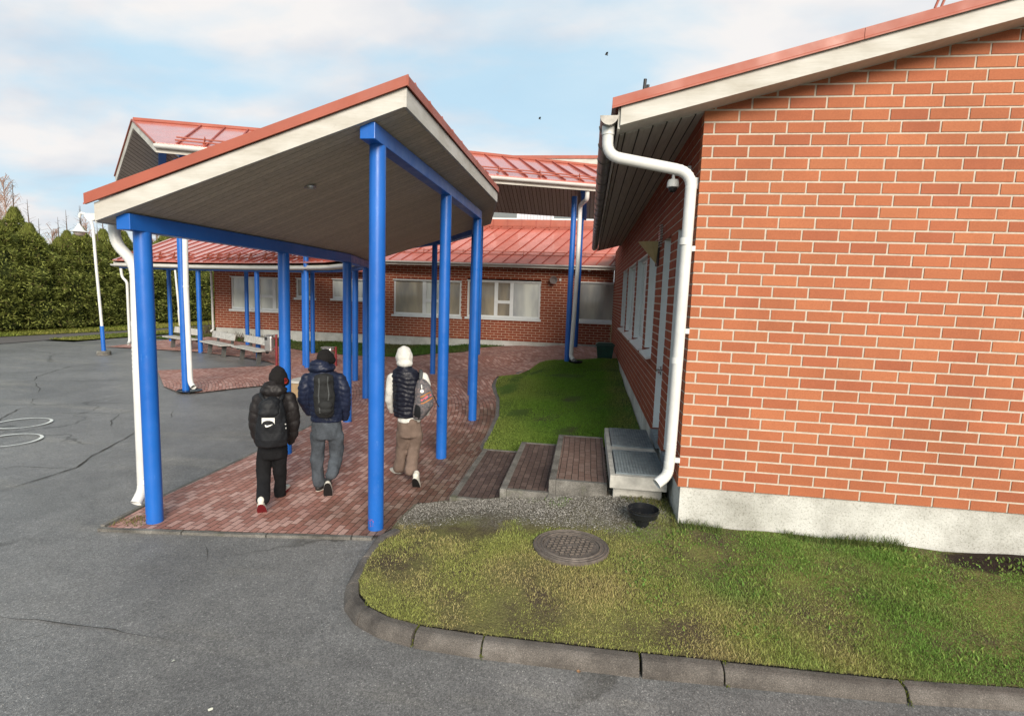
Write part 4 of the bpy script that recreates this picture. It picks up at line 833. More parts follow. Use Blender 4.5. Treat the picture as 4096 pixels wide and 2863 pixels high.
mb = MB(); _a = NE[0].lerp(NE[1], 0.12).lerp(RG[0], 0.10) + UPV * 0.12; _c = NE[3].lerp(RG[3], 0.10) + UPV * 0.12
snow_guard(mb, _a, _c, n=9, back=(-0.03, 0.08, 0.035), rise=(0.03, 0.075)); mb.build('snow_guard', M_redtrim, rc)
PA, PB = Vector((-8.87, 10.8)), Vector((-8.3, 15.05)); PR, PR2 = Vector((-0.52, 15.1)), Vector((-0.39, 18.9)); P6 = Vector((-3.45, 16.9))
for p, zt_, r_, g_ in ((PA, 5.04, 0.075, 0.0), (PB, 5.05, 0.075, 0.0), (PR, 5.12, 0.075, 0.575), (PR2, 5.2, 0.09, 0.64), (P6, 5.1, 0.075, 0.44)):
    post(p.x, p.y, zt_, r_, g_, rc)
mb = MB()    # inclined blue frame beams under the soffit
for (lo, hi, e2) in ((NE[0].lerp(NE[1], .16), RG[0].lerp(RG[1], .18), FE[0].lerp(FE[1], .2)), (NE[3].lerp(NE[2], .15), RG[3].lerp(RG[2], .15), FE[3].lerp(FE[2], .12)), (NE[2].lerp(NE[1], .1), RG[2].lerp(RG[1], .1), FE[2].lerp(FE[1], .05))):
    mb = MB(); mb.obox(lo.lerp(hi, 0.18) - UPV * 0.16, hi - UPV * 0.30, 0.16, 0.2); mb.obox(e2.lerp(hi, 0.08) - UPV * 0.16, hi - UPV * 0.30, 0.16, 0.2); mb.build('beam', M_blue, rc)
mb = MB(); YA = 10.62
mb.tube(arc_pts([PY(415, 358, 10.3), PY(414, 372, 10.4), PY(412, 392, YA), PY(417, 640, YA), PY(427, 858, YA), PY(434, 868, YA - 0.1)], 0.12), 0.055, 14, caps=False)
mb.tube([PY(417, 640, YA), PY(417.2, 645, YA)], 0.06, 14, caps=False); mb.build('downpipe', M_gut, rc, smooth=True)
mb = MB(); YR = 14.95
mb.tube(arc_pts([PY(1317, 430, 14.3), PY(1316, 447, 14.35), PY(1301, 460, YR), PY(1295, 600, YR), PY(1280, 800, YR), PY(1286, 807, YR - 0.1)], 0.12), 0.058, 14, caps=False); mb.build('downpipe', M_gut, rc, smooth=True)

#PART2
# ================================================================ kerb, edging, steps
kb = thing('kerb', (0, 3.4, 0), 'low grey concrete kerb curving round the front lawn at the asphalt', 'kerb')
KP = [(-1.80, 4.86), (-1.89, 4.66), (-1.86, 4.16), (-1.79, 3.78), (-1.70, 3.59), (-1.54, 3.43), (-1.33, 3.33), (-1.05, 3.275), (-0.58, 3.255), (0.44, 3.27), (0.98, 3.29), (2.05, 3.32), (2.73, 3.38), (4.4, 3.48), (6.0, 3.58)]
def resample(pts, step):
    pts = [Vector((p[0], p[1], 0)) for p in pts]; L_ = [0]
    for a, c in zip(pts[:-1], pts[1:]): L_.append(L_[-1] + (c - a).length)
    nn = max(1, int(L_[-1] / step)); res = []
    for k in range(nn + 1):
        d = L_[-1] * k / nn; j = 0
        while j < len(L_) - 2 and L_[j + 1] < d: j += 1
        u_ = (d - L_[j]) / (L_[j + 1] - L_[j]); res.append(pts[j].lerp(pts[j + 1], u_))
    return res
fine_ = resample(KP, 0.04)
KJ = [GZ(826, 1272), GZ(795, 1330), GZ(808, 1400), GZ(926, 1448), GZ(1080, 1478), GZ(1430, 1510), GZ(1630, 1540), GZ(2040, 1588), Vector((3.6, 3.43, 0)), Vector((4.6, 3.5, 0))]
idx = sorted(set([0] + [min(range(len(fine_)), key=lambda i: (fine_[i] - q).length) for q in KJ] + [len(fine_) - 1]))
kprof = [(0.0, -0.05), (0.0, 0.03), (-0.008, 0.058), (-0.022, 0.082), (-0.036, 0.094), (-0.055, 0.100), (-0.108, 0.101), (-0.113, 0.09), (-0.113, -0.05)]
for a, c in zip(idx[:-1], idx[1:]):
    seg = [p.copy() for p in fine_[a:c + 1]]
    if len(seg) < 3: continue
    d0 = (seg[1] - seg[0]).normalized() * 0.008; d1 = (seg[-1] - seg[-2]).normalized() * 0.008
    seg[0] += d0; seg[-1] -= d1; jx = Vector((random.uniform(-.004, .004), random.uniform(-.004, .004), random.uniform(-.004, .004)))
    mb = MB(); mb.sweep([p + jx for p in seg], kprof, closed=True); mb.build('kerb_stone', M_kerb, kb, bevel=0.004)
ed = thing('path_edging', (-3, 4.5, 0), 'thin flush concrete edging stones framing the red brick walkway', 'edging')
def edging(pts, step=0.8, w_=0.045, zf=gz):
    P2 = resample(pts, 0.1); k = 0; per = max(3, int(step / 0.1))
    while k < len(P2) - 1:
        seg = P2[k:min(k + per, len(P2) - 1) + 1]
        if len(seg) >= 2:
            seg = [Vector((p.x, p.y, zf(p.x, p.y) + random.uniform(0.018, 0.024))) for p in seg]
            seg[0] = seg[0].lerp(seg[1], 0.07); seg[-1] = seg[-1].lerp(seg[-2], 0.07)
            mb = MB(); mb.sweep(seg, [(-w_ / 2, -0.05), (w_ / 2, -0.05), (w_ / 2, 0), (-w_ / 2, 0)], closed=True); mb.build('edging_stone', M_conc2, ed)
        k += per
edging([(-4.6, 4.39), (-3.97, 4.47), (-3.2, 4.57), (-1.95, 4.74)])
edging([(-4.62, 4.45), (-4.65, 5.3), (-4.64, 6.6), (-4.69, 8.44), (-4.81, 9.6), (-5.28, 11.1), (-6.1, 12.4)])
edging([(-1.81, 4.98), (-1.77, 5.62)], 0.6, 0.07)
st = thing('entrance_steps', (-0.6, 6.6, 0), 'three low steps of dark brick pavers with concrete edges rising to the entrance', 'steps')
SX = [(-1.44, 0.125), (-0.87, 0.27), (-0.33, 0.42)]; SXE = 0.30; Y0s, Y1s = 5.68, 7.66
for i, (xs, zt_) in enumerate(SX):
    xe = SX[i + 1][0] if i < 2 else SXE
    mb = MB(); mb.box(xs, xs + 0.075, Y0s, Y1s, -0.1, zt_); mb.box(xs + 0.076, xe - 0.002, Y0s, Y0s + 0.06, -0.1, zt_ - (0.004 if i < 2 else 0)); mb.box(xs + 0.076, xe - 0.002, Y1s - 0.05, Y1s, -0.1, zt_)
    rs = mb.build('step', M_conc2, st, bevel=0.006)
    bm_ = [(xs + 0.076, Y0s + 0.061), (xe - 0.002, Y0s + 0.061), (xe - 0.002, Y1s - 0.051), (xs + 0.076, Y1s - 0.051)]
    o = sheet('paver_tread', bm_, lambda x, y: 0.0, zt_ - 0.008, (M_pave2, M_pave2, M_pave3)[i], 0.5, lambda x, y: (y, x), kind=None); sub(o, rs)
mb = MB(); mb.hexa([(-0.35, 5.60, 0.05), (0.31, 5.57, 0.08), (0.31, 5.68, 0.05), (-0.35, 5.68, 0.05), (-0.34, 5.62, 0.235), (0.30, 5.60, 0.25), (0.3, 5.679, 0.27), (-0.34, 5.679, 0.26)]); sub(mb.build('step_footing', M_conc2, bevel=0.01), rs)
ld = thing('entrance_landing', (0.6, 6.5, 0), 'concrete entrance landing with two steel foot gratings below the doors', 'landing')
LY0, LY1, LZ = 5.5, 7.56, 0.585
mb = MB(); mb.box(0.315, WX - 0.03, LY0, LY1, LZ - 0.135, LZ - 0.07)
mb.box(0.315, 0.365, LY0, LY1, LZ - 0.0699, LZ - 0.025); mb.box(0.366, 0.89, LY0, LY0 + 0.055, LZ - 0.0699, LZ - 0.025)
mb.box(0.36, WX - 0.06, LY0 + 0.12, LY1 - 0.05, 0.2, LZ - 0.1351)
fr = 0.06; g1 = (5.56, 6.42); g2 = (6.62, 7.52)
mb.box(0.315, 0.365, LY0, LY1, LZ - 0.0249, LZ); mb.box(0.366, 0.89, LY0, g1[0], LZ - 0.0249, LZ); mb.box(0.366, 0.89, g1[1], g2[0], LZ - 0.0249, LZ); mb.box(0.366, 0.89, g2[1], LY1, LZ - 0.0249, LZ)
mb.build('slab', M_conc3, ld)
mb = MB(); mb.box(0.366, 0.885, 5.556, 7.52, LZ - 0.0699, LZ - 0.066); mb.build('pit', M_dark, ld)  # dark sheet put in for the darkness under the gratings
for (a, c) in (g1, g2):
    mb = MB(); z0_, z1_ = LZ - 0.022, LZ + 0.018; x0g, x1g = 0.375, 0.885
    mb.box(x0g, x1g, a, a + 0.006, z0_, z1_); mb.box(x0g, x1g, c - 0.006, c, z0_, z1_); mb.box(x0g, x0g + 0.006, a + .006, c - .006, z0_, z1_); mb.box(x1g - 0.006, x1g, a + .006, c - .006, z0_, z1_)
    k = a + 0.026
    while k < c - 0.01: mb.box(x0g + .006, x1g - .006, k, k + 0.004, z0_ + 0.004, z1_ - 0.002); k += 0.022
    k = x0g + 0.03
    while k < x1g - 0.01: mb.box(k, k + 0.004, a + .006, c - .006, z0_ + 0.01, z1_ - 0.001); k += 0.032
    mb.build('grate', M_galv, ld)

# manhole cover
_q = GZ(1280, 1224, 0.215); MHX, MHY = _q.x, _q.y
mh = thing('manhole_cover', (-0.05, 4.66, 0.17), 'round rusty cast iron manhole cover with waffle pattern set in the front lawn', 'manhole cover')
mz = gl(MHX, MHY) + 0.012
mb = MB(); mb.lathe((MHX, MHY, mz), [(0.335, -0.06), (0.335, 0.012), (0.325, 0.018), (0.318, 0.012), (0.30, 0.012), (0.297, 0.018), (0.288, 0.012), (0.268, 0.012), (0.262, 0.02), (0.252, 0.02), (0.250, 0.004)], 56); mb.build('frame_ring', M_iron, mh, smooth=False)
mb = MB(); mb.lathe((MHX, MHY, mz), [(0.248, 0.004), (0.246, 0.012), (0.232, 0.012), (0.230, 0.007), (0.0, 0.007)], 56)
for i in range(-5, 6):
    for j in range(-5, 6):
        u_, v_ = (i + (0.5 if j % 2 else 0)) * 0.05, j * 0.045
        if math.hypot(u_, v_) < 0.205 and not (abs(i) < 2 and j == 0):
            for (dx, dy, lx, ly) in ((0, 0.018, 0.042, 0.007), (-0.018, 0, 0.007, 0.03)):
                cx = MHX + (u_ + dx) * .94 - (v_ + dy) * .34; cy = MHY + (u_ + dx) * .34 + (v_ + dy) * .94
                ux, uy = (.94, .34); vx, vy = (-.34, .94); hx, hy = lx / 2, ly / 2
                pts4 = [(cx - ux * hx - vx * hy, cy - uy * hx - vy * hy), (cx + ux * hx - vx * hy, cy + uy * hx - vy * hy), (cx + ux * hx + vx * hy, cy + uy * hx + vy * hy), (cx - ux * hx + vx * hy, cy - uy * hx + vy * hy)]
                mb.hexa([(p[0], p[1], mz + 0.005) for p in pts4] + [(p[0], p[1], mz + 0.015) for p in pts4])
_lid = mb.build('lid', M_iron, mh)
for o in list(mh.children):
    o.data.transform(Matrix.Translation((MHX, MHY, mz)) @ Matrix.Rotation(R(-1.0), 4, 'X') @ Matrix.Translation((-MHX, -MHY, -mz)))
    o.data.transform(Matrix.Translation((0, 0, 0.0)))

# rain bowls under the downpipes
def bowl(x, y, z, r_, h, label, stem=True):
    t_ = thing('drain_bowl', (x, y, z), label, 'drain', 'black drain bowls under the downpipes')
    mb = MB(); mb.lathe((x, y, z), [(r_ * 0.5, h * 0.46), (r_ * 0.90, h * 0.54), (r_ * 0.96, h * 0.80), (r_, h * 0.82), (r_, h * .88), (r_ * .97, h * .90), (r_ * 0.99, h), (r_ * 0.95, h), (r_ * 0.9, h * 0.68), (r_ * 0.4, h * 0.6), (0.0, h * 0.6)], 32); mb.build('bowl', M_black, t_, smooth=True)
    mb = MB(); mb.lathe((x, y, z), [(r_ * 0.45, -0.1), (r_ * 0.42, h * 0.46), (0, h * 0.46)], 20); mb.build('stem', M_black, t_, smooth=True)
_b = GZ(1441, 1160, 0.33); bowl(_b.x, _b.y, gl(_b.x, _b.y) - 0.0, 0.15, 0.165, 'black plastic drain bowl on a stem under the near downpipe at the brick corner')
bowl(-8.72, 10.72, 0.0, 0.25, 0.05, 'flat black drain dish at the foot of the tall white downpipe on the left')
bowl(-0.27, 14.85, gz(-0.27, 14.85), 0.2, 0.10, 'flat black drain dish under the white downpipe at the lawn corner')
q = PY(493, 750, 20.6); bowl(q.x, 20.6, q.z - 0.25, 0.3, 0.33, 'black drain bowl at the far left corner of the red brick wing')

# green bin
gb = thing('grit_bin', (0.6, 16.3, 0.6), 'dark green plastic grit bin with hinged lid beside the brick side wall', 'bin')
bx, by, bz = 0.56, 16.35, gz(0.56, 16.35); bz = min(bz, PY(1358, 803, 16.2).z + 0.02)
def frus(mb_, x, y, z0_, z1_, w0, d0, w1, d1): mb_.hexa([(x - w0 / 2, y - d0 / 2, z0_), (x + w0 / 2, y - d0 / 2, z0_), (x + w0 / 2, y + d0 / 2, z0_), (x - w0 / 2, y + d0 / 2, z0_), (x - w1 / 2, y - d1 / 2, z1_), (x + w1 / 2, y - d1 / 2, z1_), (x + w1 / 2, y + d1 / 2, z1_), (x - w1 / 2, y + d1 / 2, z1_)])
mb = MB(); frus(mb, bx, by, bz - 0.02, bz + 0.40, 0.42, 0.36, 0.52, 0.44); mb.build('tub', M_green, gb, bevel=0.02)
mb = MB(); frus(mb, bx, by, bz + 0.402, bz + 0.44, 0.57, 0.48, 0.57, 0.48); frus(mb, bx, by, bz + 0.441, bz + 0.49, 0.55, 0.46, 0.42, 0.34); mb.build('lid', M_green, gb, bevel=0.012)

# wall lamp, vent, camera on the side wall
q = PX(1467, 552, WX - 0.02)
wl = thing('wall_lamp', (WX, 7.7, 3.0), 'brass coloured quarter shell wall lamp above the entrance door', 'wall lamp')
mb = MB(); wy, wz = 7.75, 3.07
mb.hexa([(WX - 0.02, wy - 0.13, wz - 0.20), (WX - 0.001, wy - 0.13, wz - 0.20), (WX - 0.001, wy + 0.13, wz - 0.2), (WX - 0.02, wy + 0.13, wz - 0.2), (WX - 0.02, wy - 0.15, wz + 0.13), (WX - 0.001, wy - 0.15, wz + 0.13), (WX - 0.001, wy + 0.15, wz + 0.13), (WX - 0.02, wy + 0.15, wz + 0.13)]); mb.build('back_plate', M_dark, wl)
mb = MB(); n_ = 8
for k in range(n_):
    a0, a1 = math.pi * k / n_, math.pi * (k + 1) / n_; r0 = 0.26
    mb.quad((WX - 0.022 - r0 * math.sin(a0), wy - 0.15 * math.cos(a0), wz + 0.12), (WX - 0.022 - r0 * math.sin(a1), wy - 0.15 * math.cos(a1), wz + 0.12), (WX - 0.025, wy - 0.02 * math.cos(a1), wz - 0.17), (WX - 0.025, wy - 0.02 * math.cos(a0), wz - 0.17))
o = mb.build('shade', M_brass, wl); sm = o.modifiers.new('s', 'SOLIDIFY'); sm.thickness = 0.006
vt = MB()
for k in range(9):
    zz_ = 3.10 + k * 0.034; hw = 0.10 * math.sin(math.acos(max(-1, min(1, (k - 4) / 4.6)))); vt.hexa([(WX - 0.035, 7.48 - hw, zz_), (WX - 0.001, 7.48 - hw, zz_ + 0.01), (WX - 0.001, 7.48 + hw, zz_ + 0.01), (WX - 0.035, 7.48 + hw, zz_), (WX - 0.035, 7.48 - hw, zz_ + 0.012), (WX - 0.001, 7.48 - hw, zz_ + 0.028), (WX - 0.001, 7.48 + hw, zz_ + 0.028), (WX - 0.035, 7.48 + hw, zz_ + 0.012)])
vt.lathe((0, 0, 0), [(0.001, 0), (0.0011, 0.0001)], 3); o = vt.build('air_vent', M_steel); tag(o, 'round slatted metal air vent high on the brick side wall', 'vent')
cmr = thing('security_camera', (0.8, 5.6, 3.55), 'white dome security camera on an arm behind the downpipe bend', 'camera')
cx, cyy, cz = 0.765, 5.62, 3.51
mb = MB(); mb.tube([(WX, cyy, cz + 0.13), (cx, cyy, cz + 0.13), (cx, cyy, cz + 0.05)], 0.022, 10); mb.box(WX - 0.03, WX - 0.001, cyy - 0.06, cyy + 0.06, cz + 0.07, cz + 0.19); mb.build('arm', M_frame, cmr)
mb = MB(); mb.lathe((cx, cyy, cz), [(0.0, 0.075), (0.048, 0.07), (0.058, 0.04), (0.058, 0.0), (0.046, -0.006), (0.0, -0.006)], 24); mb.build('housing', M_frame, cmr, smooth=True)
mb = MB(); mb.lathe((cx, cyy, cz - 0.007), [(0.043, 0.0), (0.040, -0.020), (0.027, -0.037), (0.0, -0.044)], 24); mb.build('dome', M_black, cmr, smooth=True)
jb = MB(); q = PX(1560, 396, WX - 0.005); jb.box(WX - 0.05, WX - 0.001, WY + 0.05, WY + 0.13, 3.40, 3.50); tag(jb.build('junction_box', M_frame, bevel=0.004), 'small pale junction box on the brick corner near the downpipe', 'junction box')
# loudspeaker + camera on the wing
sp_ = thing('loudspeaker', (-1.4, 20.9, 3.0), 'grey horn loudspeaker on the red brick wing wall right of the windows', 'loudspeaker')
mb = MB(); cxx = -1.36; czz = 3.03
ring = [(0.05, 0.20), (0.06, 0.12), (0.10, 0.04), (0.15, 0.0), (0.142, 0.0), (0.09, 0.05), (0.05, 0.10), (0.0, 0.10)]
rows = []
for (r_, dd) in ring:
    rows.append(len(mb.v))
    for j in range(24): th = 2 * math.pi * j / 24; mb.v.append((cxx + r_ * math.cos(th), 20.7 + dd, czz + r_ * math.sin(th)))
for i_ in range(len(ring) - 1):
    for j in range(24): mb.face((rows[i_] + j, rows[i_] + (j + 1) % 24, rows[i_ + 1] + (j + 1) % 24, rows[i_ + 1] + j))
mb.build('horn', simple('grey_speaker', (0.22, 0.19, 0.18), 0.5, 0.4), sp_, smooth=True)
mb = MB(); mb.box(cxx + 0.2, cxx + 0.28, 20.94, 20.999, czz - 0.02, czz + 0.07); mb.tube([(cxx, 20.85, czz), (cxx, 20.999, czz + 0.02)], 0.03, 8); mb.build('bracket', M_frame, sp_)
cm2 = thing('security_camera', (0.0, 20.9, 3.4), 'small white security camera under the gutter of the red brick wing', 'camera')
q = PY(1322, 608, 20.9); mb = MB(); mb.lathe((q.x, 20.88, q.z), [(0, 0.08), (0.06, 0.08), (0.065, 0.0), (0.04, -0.03), (0, -0.04)], 16); mb.build('housing', M_frame, cm2, smooth=True)
mb = MB(); mb.box(q.x - 0.02, q.x + 0.02, 20.9, 20.999, q.z + 0.06, q.z + 0.12); mb.build('arm', M_frame, cm2)

# ================================================================ street lamp + white pole
la = thing('street_lamp', (-15.65, 15.49, 0), 'white curved neck yard lamp with blue lower post left of the walkway', 'street lamp')
mb = MB(); mb.lathe((-15.65, 15.49, -0.02), [(0, 0.0), (0.2, 0), (0.2, 0.12), (0.17, 0.15), (0, 0.15)], 20); mb.build('base', M_conc2, la)
b0 = PY(233, 790, 15.49); b1 = PY(228.5, 731, 15.49); mb = MB(); mb.tube([b0, b1], [0.062, 0.058], 16); mb.build('lower_post', M_blue, la, smooth=True)
mb = MB(); pp = [b1, PY(215, 590, 15.49), PY(210, 530, 15.49), PY(208, 508, 15.49), PY(203, 492, 15.49), PY(193, 481, 15.49), PY(180, 477, 15.49), PY(178, 488, 15.49)]
mb.tube(arc_pts(pp, 0.3), 0.042, 12); mb.build('pole', M_gut, la, smooth=True)
hc = PY(178, 520, 15.49); mb = MB(); mb.lathe(hc, [(0.03, 0.26), (0.05, 0.20), (0.085, 0.165), (0.135, 0.07), (0.16, 0.04), (0.255, 0.005), (0.255, -0.005), (0.15, 0.0)], 28); mb.build('shade', M_gut, la, smooth=True)
mb = MB(); mb.lathe(hc, [(0.155, 0.0), (0.155, -0.03), (0.125, -0.09), (0.065, -0.125), (0, -0.13)], 28); mb.build('lamp_glass', M_lamp, la, smooth=True)
q0, q1 = PY(405, 733, 27.1), PY(392, 600, 27.1); mb = MB(); mb.tube([q0, q0.lerp(q1, 0.28), q0.lerp(q1, 0.29), q1 + (q1 - q0) * 0.28], [0.085, 0.085, 0.055, 0.05], 10); tag(mb.build('white_pole', M_gut, smooth=True), 'thin white pole on the far grass seen under the low red roof', 'pole')

# ================================================================ benches, bins
def bench(cx, cy, ang, label):
    t_ = thing('park_bench', (cx, cy, 0), label, 'bench', 'wooden benches by the covered walkway'); z = gz(cx, cy)
    ca, sa = math.cos(ang), math.sin(ang)
    def T(u_, v_, w_): return (cx + u_ * ca - v_ * sa, cy + u_ * sa + v_ * ca, z + w_)     # v>0 is towards the back
    def bx8(u0, u1, v0, v1, w0, w1, sh=0.0, sh2=0.0): return [T(u0, v0, w0), T(u1, v0, w0), T(u1, v1, w0), T(u0, v1, w0), T(u0, v0 + sh, w1), T(u1, v0 + sh, w1), T(u1, v1 + sh, w1), T(u0, v1 + sh, w1)]
    for k in range(2):
        mb = MB(); mb.hexa(bx8(-0.93, 0.93, -0.25 + k * 0.215, -0.05 + k * 0.215, 0.40, 0.44)); mb.build('seat', M_wood, t_)
    mb = MB(); mb.hexa(bx8(-0.93, 0.93, 0.160, 0.20, 0.56, 0.78, 0.04)); mb.build('backrest', M_wood, t_)
    for u_ in (-0.6, 0.6):
        mb = MB(); mb.hexa(bx8(u_ - 0.04, u_ + 0.04, -0.12, 0.0, -0.05, 0.34, 0.05)); mb.build('leg', M_wood2, t_)
        mb = MB(); mb.hexa(bx8(u_ - 0.045, u_ + 0.045, 0.205, 0.26, 0.3, 0.74, 0.04)); mb.hexa(bx8(u_ - 0.035, u_ + 0.035, -0.2, 0.204, 0.341, 0.399)); mb.build('support', M_wood2, t_)
bench(-10.58, 15.75, R(-33), 'weathered grey bench nearest the steel litter bin under the curved walkway')
bench(-12.5, 16.75, R(-33), 'weathered grey bench in the middle of the three benches')
bench(-14.75, 17.85, R(-25), 'weathered grey bench farthest left behind the white downpipe')
def litter(px0, px1, pyt, pyb, ppx, Yp, label):
    a = PY(px0, pyt, Yp); c = PY(px1, pyb, Yp); t_ = thing('litter_bin', (c.x, Yp, 0), label, 'litter bin', 'steel litter bins on red posts')
    w_ = (c.x - a.x); zt_, zb_ = a.z, c.z; cx = (a.x + c.x) / 2
    mb = MB(); mb.hexa([(cx - w_ * .5, Yp - w_ * .35, zb_), (cx + w_ * .4, Yp - w_ * .35, zb_), (cx + w_ * .4, Yp + w_ * .35, zb_), (cx - w_ * .5, Yp + w_ * .35, zb_), (cx - w_ * .5, Yp - w_ * .35, zt_ - 0.03), (cx + w_ * .4, Yp - w_ * .35, zt_ - 0.03), (cx + w_ * .4, Yp + w_ * .35, zt_ - 0.03), (cx - w_ * .5, Yp + w_ * .35, zt_ - 0.03)]); mb.build('can', M_steel, t_, bevel=0.05)
    mb = MB(); mb.box(cx - w_ * .53, cx + w_ * .43, Yp - w_ * .38, Yp + w_ * .38, zt_ - 0.028, zt_); mb.build('lid', M_steel, t_, bevel=0.01)
    mb = MB(); mb.box(cx - w_ * .42, cx - w_ * .1, Yp - w_ * .352 - 0.004, Yp - w_ * .352, zt_ - 0.16, zt_ - 0.06); mb.build('opening', M_dark, t_)
    p = PY(ppx, pyt + 2, Yp); mb = MB(); mb.tube([(p.x, Yp, -0.03), (p.x, Yp, zt_ + 0.02)], 0.035, 12)
    for zz_ in (zb_ + 0.1, zt_ - 0.1): mb.obox((cx, Yp, zz_), (p.x + 0.04, Yp, zz_), 0.05, 0.02)
    mb.build('post', M_redpost, t_, smooth=True)
litter(595.5, 615, 750, 789, 619.5, 15.02, 'steel litter bin on a dark red post beside the benches')
litter(724, 749, 777, 815, 753, 15.66, 'steel litter bin on a red post behind the person in the navy jacket')
wbx = thing('timber_box', (-6.6, 11.6, 0), 'pale timber box partly hidden between the two left walkers', 'box')
mb = MB(); a = PY(646, 853, 10.9); c = PY(672, 882, 10.9); mb.box(a.x, c.x + 0.2, 10.9, 11.4, -0.02, a.z - 0.05); mb.build('body', simple('raw_timber', (0.36, 0.25, 0.14), 0.8, 0.2, var=0.2), wbx)
mb = MB(); mb.box(a.x - 0.03, c.x + 0.22, 10.87, 11.43, a.z - 0.049, a.z); mb.build('top', M_white, wbx)

# birds
for i_, (px, py, Yb, s_) in enumerate(((1360, 122, 40, 0.22), (1210, 266, 45, 0.2))):
    q = PY(px, py, Yb); mb = MB(); mb.hexa([q + Vector((-s_ * .5, 0, -.02)), q + Vector((s_ * .5, 0, -.06)), q + Vector((s_ * .4, .1, -.06)), q + Vector((-s_ * .4, .1, -.02)), q + Vector((-s_ * .3, 0, .03)), q + Vector((s_ * .3, 0, -.01)), q + Vector((s_ * .3, .08, -.01)), q + Vector((-s_ * .3, .08, .03))])
    mb.quad(q + Vector((-.05, 0, 0)), q + Vector((.1, .05, 0)), q + Vector((-.25 * s_, .5 * s_, .45 * s_)), q + Vector((-.5 * s_, .4 * s_, .5 * s_))); mb.quad(q + Vector((-.05, 0, 0)), q + Vector((.1, -.05, 0)), q + Vector((.1, -.5 * s_, .5 * s_)), q + Vector((-.2 * s_, -.4 * s_, .4 * s_)))
    tag(mb.build('bird', M_dark), ('dark bird gliding high above the wing roof, the higher of two', 'tiny dark bird low in the sky beside the covered walkway')[i_], 'bird', 'birds in the sky')

# ================================================================ people
def icos():
    bm = bmesh.new(); bmesh.ops.create_icosphere(bm, subdivisions=2, radius=1.0); v_ = np.array([v.co[:] for v in bm.verts]); f_ = [[v.index for v in f.verts] for f in bm.faces]; bm.free(); return v_, f_
ICV, ICF = icos()
PRM = np.eye(3); PFW = Vector((0, 1, 0)); PO = Vector((0, 0, 0))
def face(o, yaw):
    global PRM, PFW, PO
    PRM = np.array(Matrix.Rotation(yaw, 3, 'Z')); PFW = Vector((-math.sin(yaw), math.cos(yaw), 0)); PO = Vector(o)
def PF(px, py, dy):
    d = Vector(ray(px, py)); c0 = Vector((0, 0, CAMH)); t_ = ((PO - c0).dot(PFW) + dy) / d.dot(PFW); return c0 + d * t_
def blob(name, parts, mat, parent, voxel=0.012, fn=None, smooth_it=2):
    """parts: list of (center, (rx,ry,rz)[, rotation matrix]) overlapping ellipsoids fused into one skin"""
    V = []; F = []; nb = 0
    for p in parts:
        c = np.array(p[0]); r_ = np.array(p[1]) + 0.003; vv = ICV * r_
        vv = vv @ (np.array(p[2]).T if len(p) > 2 else PRM.T)
        V.append(vv + c); F += [[i + nb for i in f] for f in ICF]; nb += len(ICV)
    me = bpy.data.meshes.new(name); me.from_pydata([tuple(v) for v in np.concatenate(V)], [], F)
    o = bpy.data.objects.new(name, me); C.objects.link(o)
    m_ = o.modifiers.new('r', 'REMESH'); m_.mode = 'VOXEL'; m_.voxel_size = voxel; m_.use_smooth_shade = True
    s_ = o.modifiers.new('s', 'SMOOTH'); s_.iterations = smooth_it; s_.factor = 0.5
    dg = bpy.context.evaluated_depsgraph_get(); ev = o.evaluated_get(dg); me2 = bpy.data.meshes.new_from_object(ev)
    o.modifiers.clear(); o.data = me2; bpy.data.meshes.remove(me)
    if fn:
        nv = len(me2.vertices); co = np.empty(nv * 3); me2.vertices.foreach_get('co', co); co = co.reshape(-1, 3)
        no = np.array([v.normal[:] for v in me2.vertices]); co = fn(co, no); me2.vertices.foreach_set('co', co.ravel()); me2.update()
    me2.materials.clear(); me2.materials.append(mat); me2.polygons.foreach_set('use_smooth', [True] * len(me2.polygons))
    if parent: o.parent = parent; o.matrix_parent_inverse = Matrix.Translation(-parent.location)
    return o
def limb(pts, flat=1.0):      # pts: [(Vector, radius)] -> dense ellipsoids
    res = []
    for (a, ra), (c, rc_) in zip(pts[:-1], pts[1:]):
        L_ = (Vector(c) - Vector(a)).length; k = max(2, int(L_ / (min(ra, rc_) * 0.35)))
        for i in range(k + 1):
            u_ = i / k; r_ = ra + (rc_ - ra) * u_; res.append((tuple(Vector(a).lerp(Vector(c), u_)), (r_, r_ * flat, r_)))
    return res
def trunk(rings):             # rings: (Vector, rx, ry)
    res = []
    for (a, ax, ay), (c, cx_, cy_) in zip(rings[:-1], rings[1:]):
        L_ = (Vector(c) - Vector(a)).length; k = max(2, int(L_ / 0.02))
        for i in range(k + 1):
            u_ = i / k; res.append((tuple(Vector(a).lerp(Vector(c), u_)), (ax + (cx_ - ax) * u_, ay + (cy_ - ay) * u_, 0.035)))
    return res
def wob(co, s, ph): return np.sin(co[:, 0] * s + ph) * np.sin(co[:, 1] * s * 1.3 + ph * 2) * np.sin(co[:, 2] * s * 0.8 + ph * 3)
def quilt(per, amp, z0=0.0, slant=0.25, cx=0.0):
    def fn(co, no):
        z = co[:, 2] + slant * 0.1 * np.sin((co[:, 0] - cx) * 9) + 0.008 * np.sin(co[:, 0] * 31 + co[:, 2] * 13)
        q_ = np.abs(np.sin(np.pi * (z - z0) / per)) ** 0.45; horiz = np.clip(1.2 - np.abs(no[:, 2]) * 1.3, 0, 1)
        return co + no * ((q_ - 0.6) * amp * horiz + 0.004 * wob(co, 34, 1.0) + 0.0025 * wob(co, 75, 2.0))[:, None]
    return fn
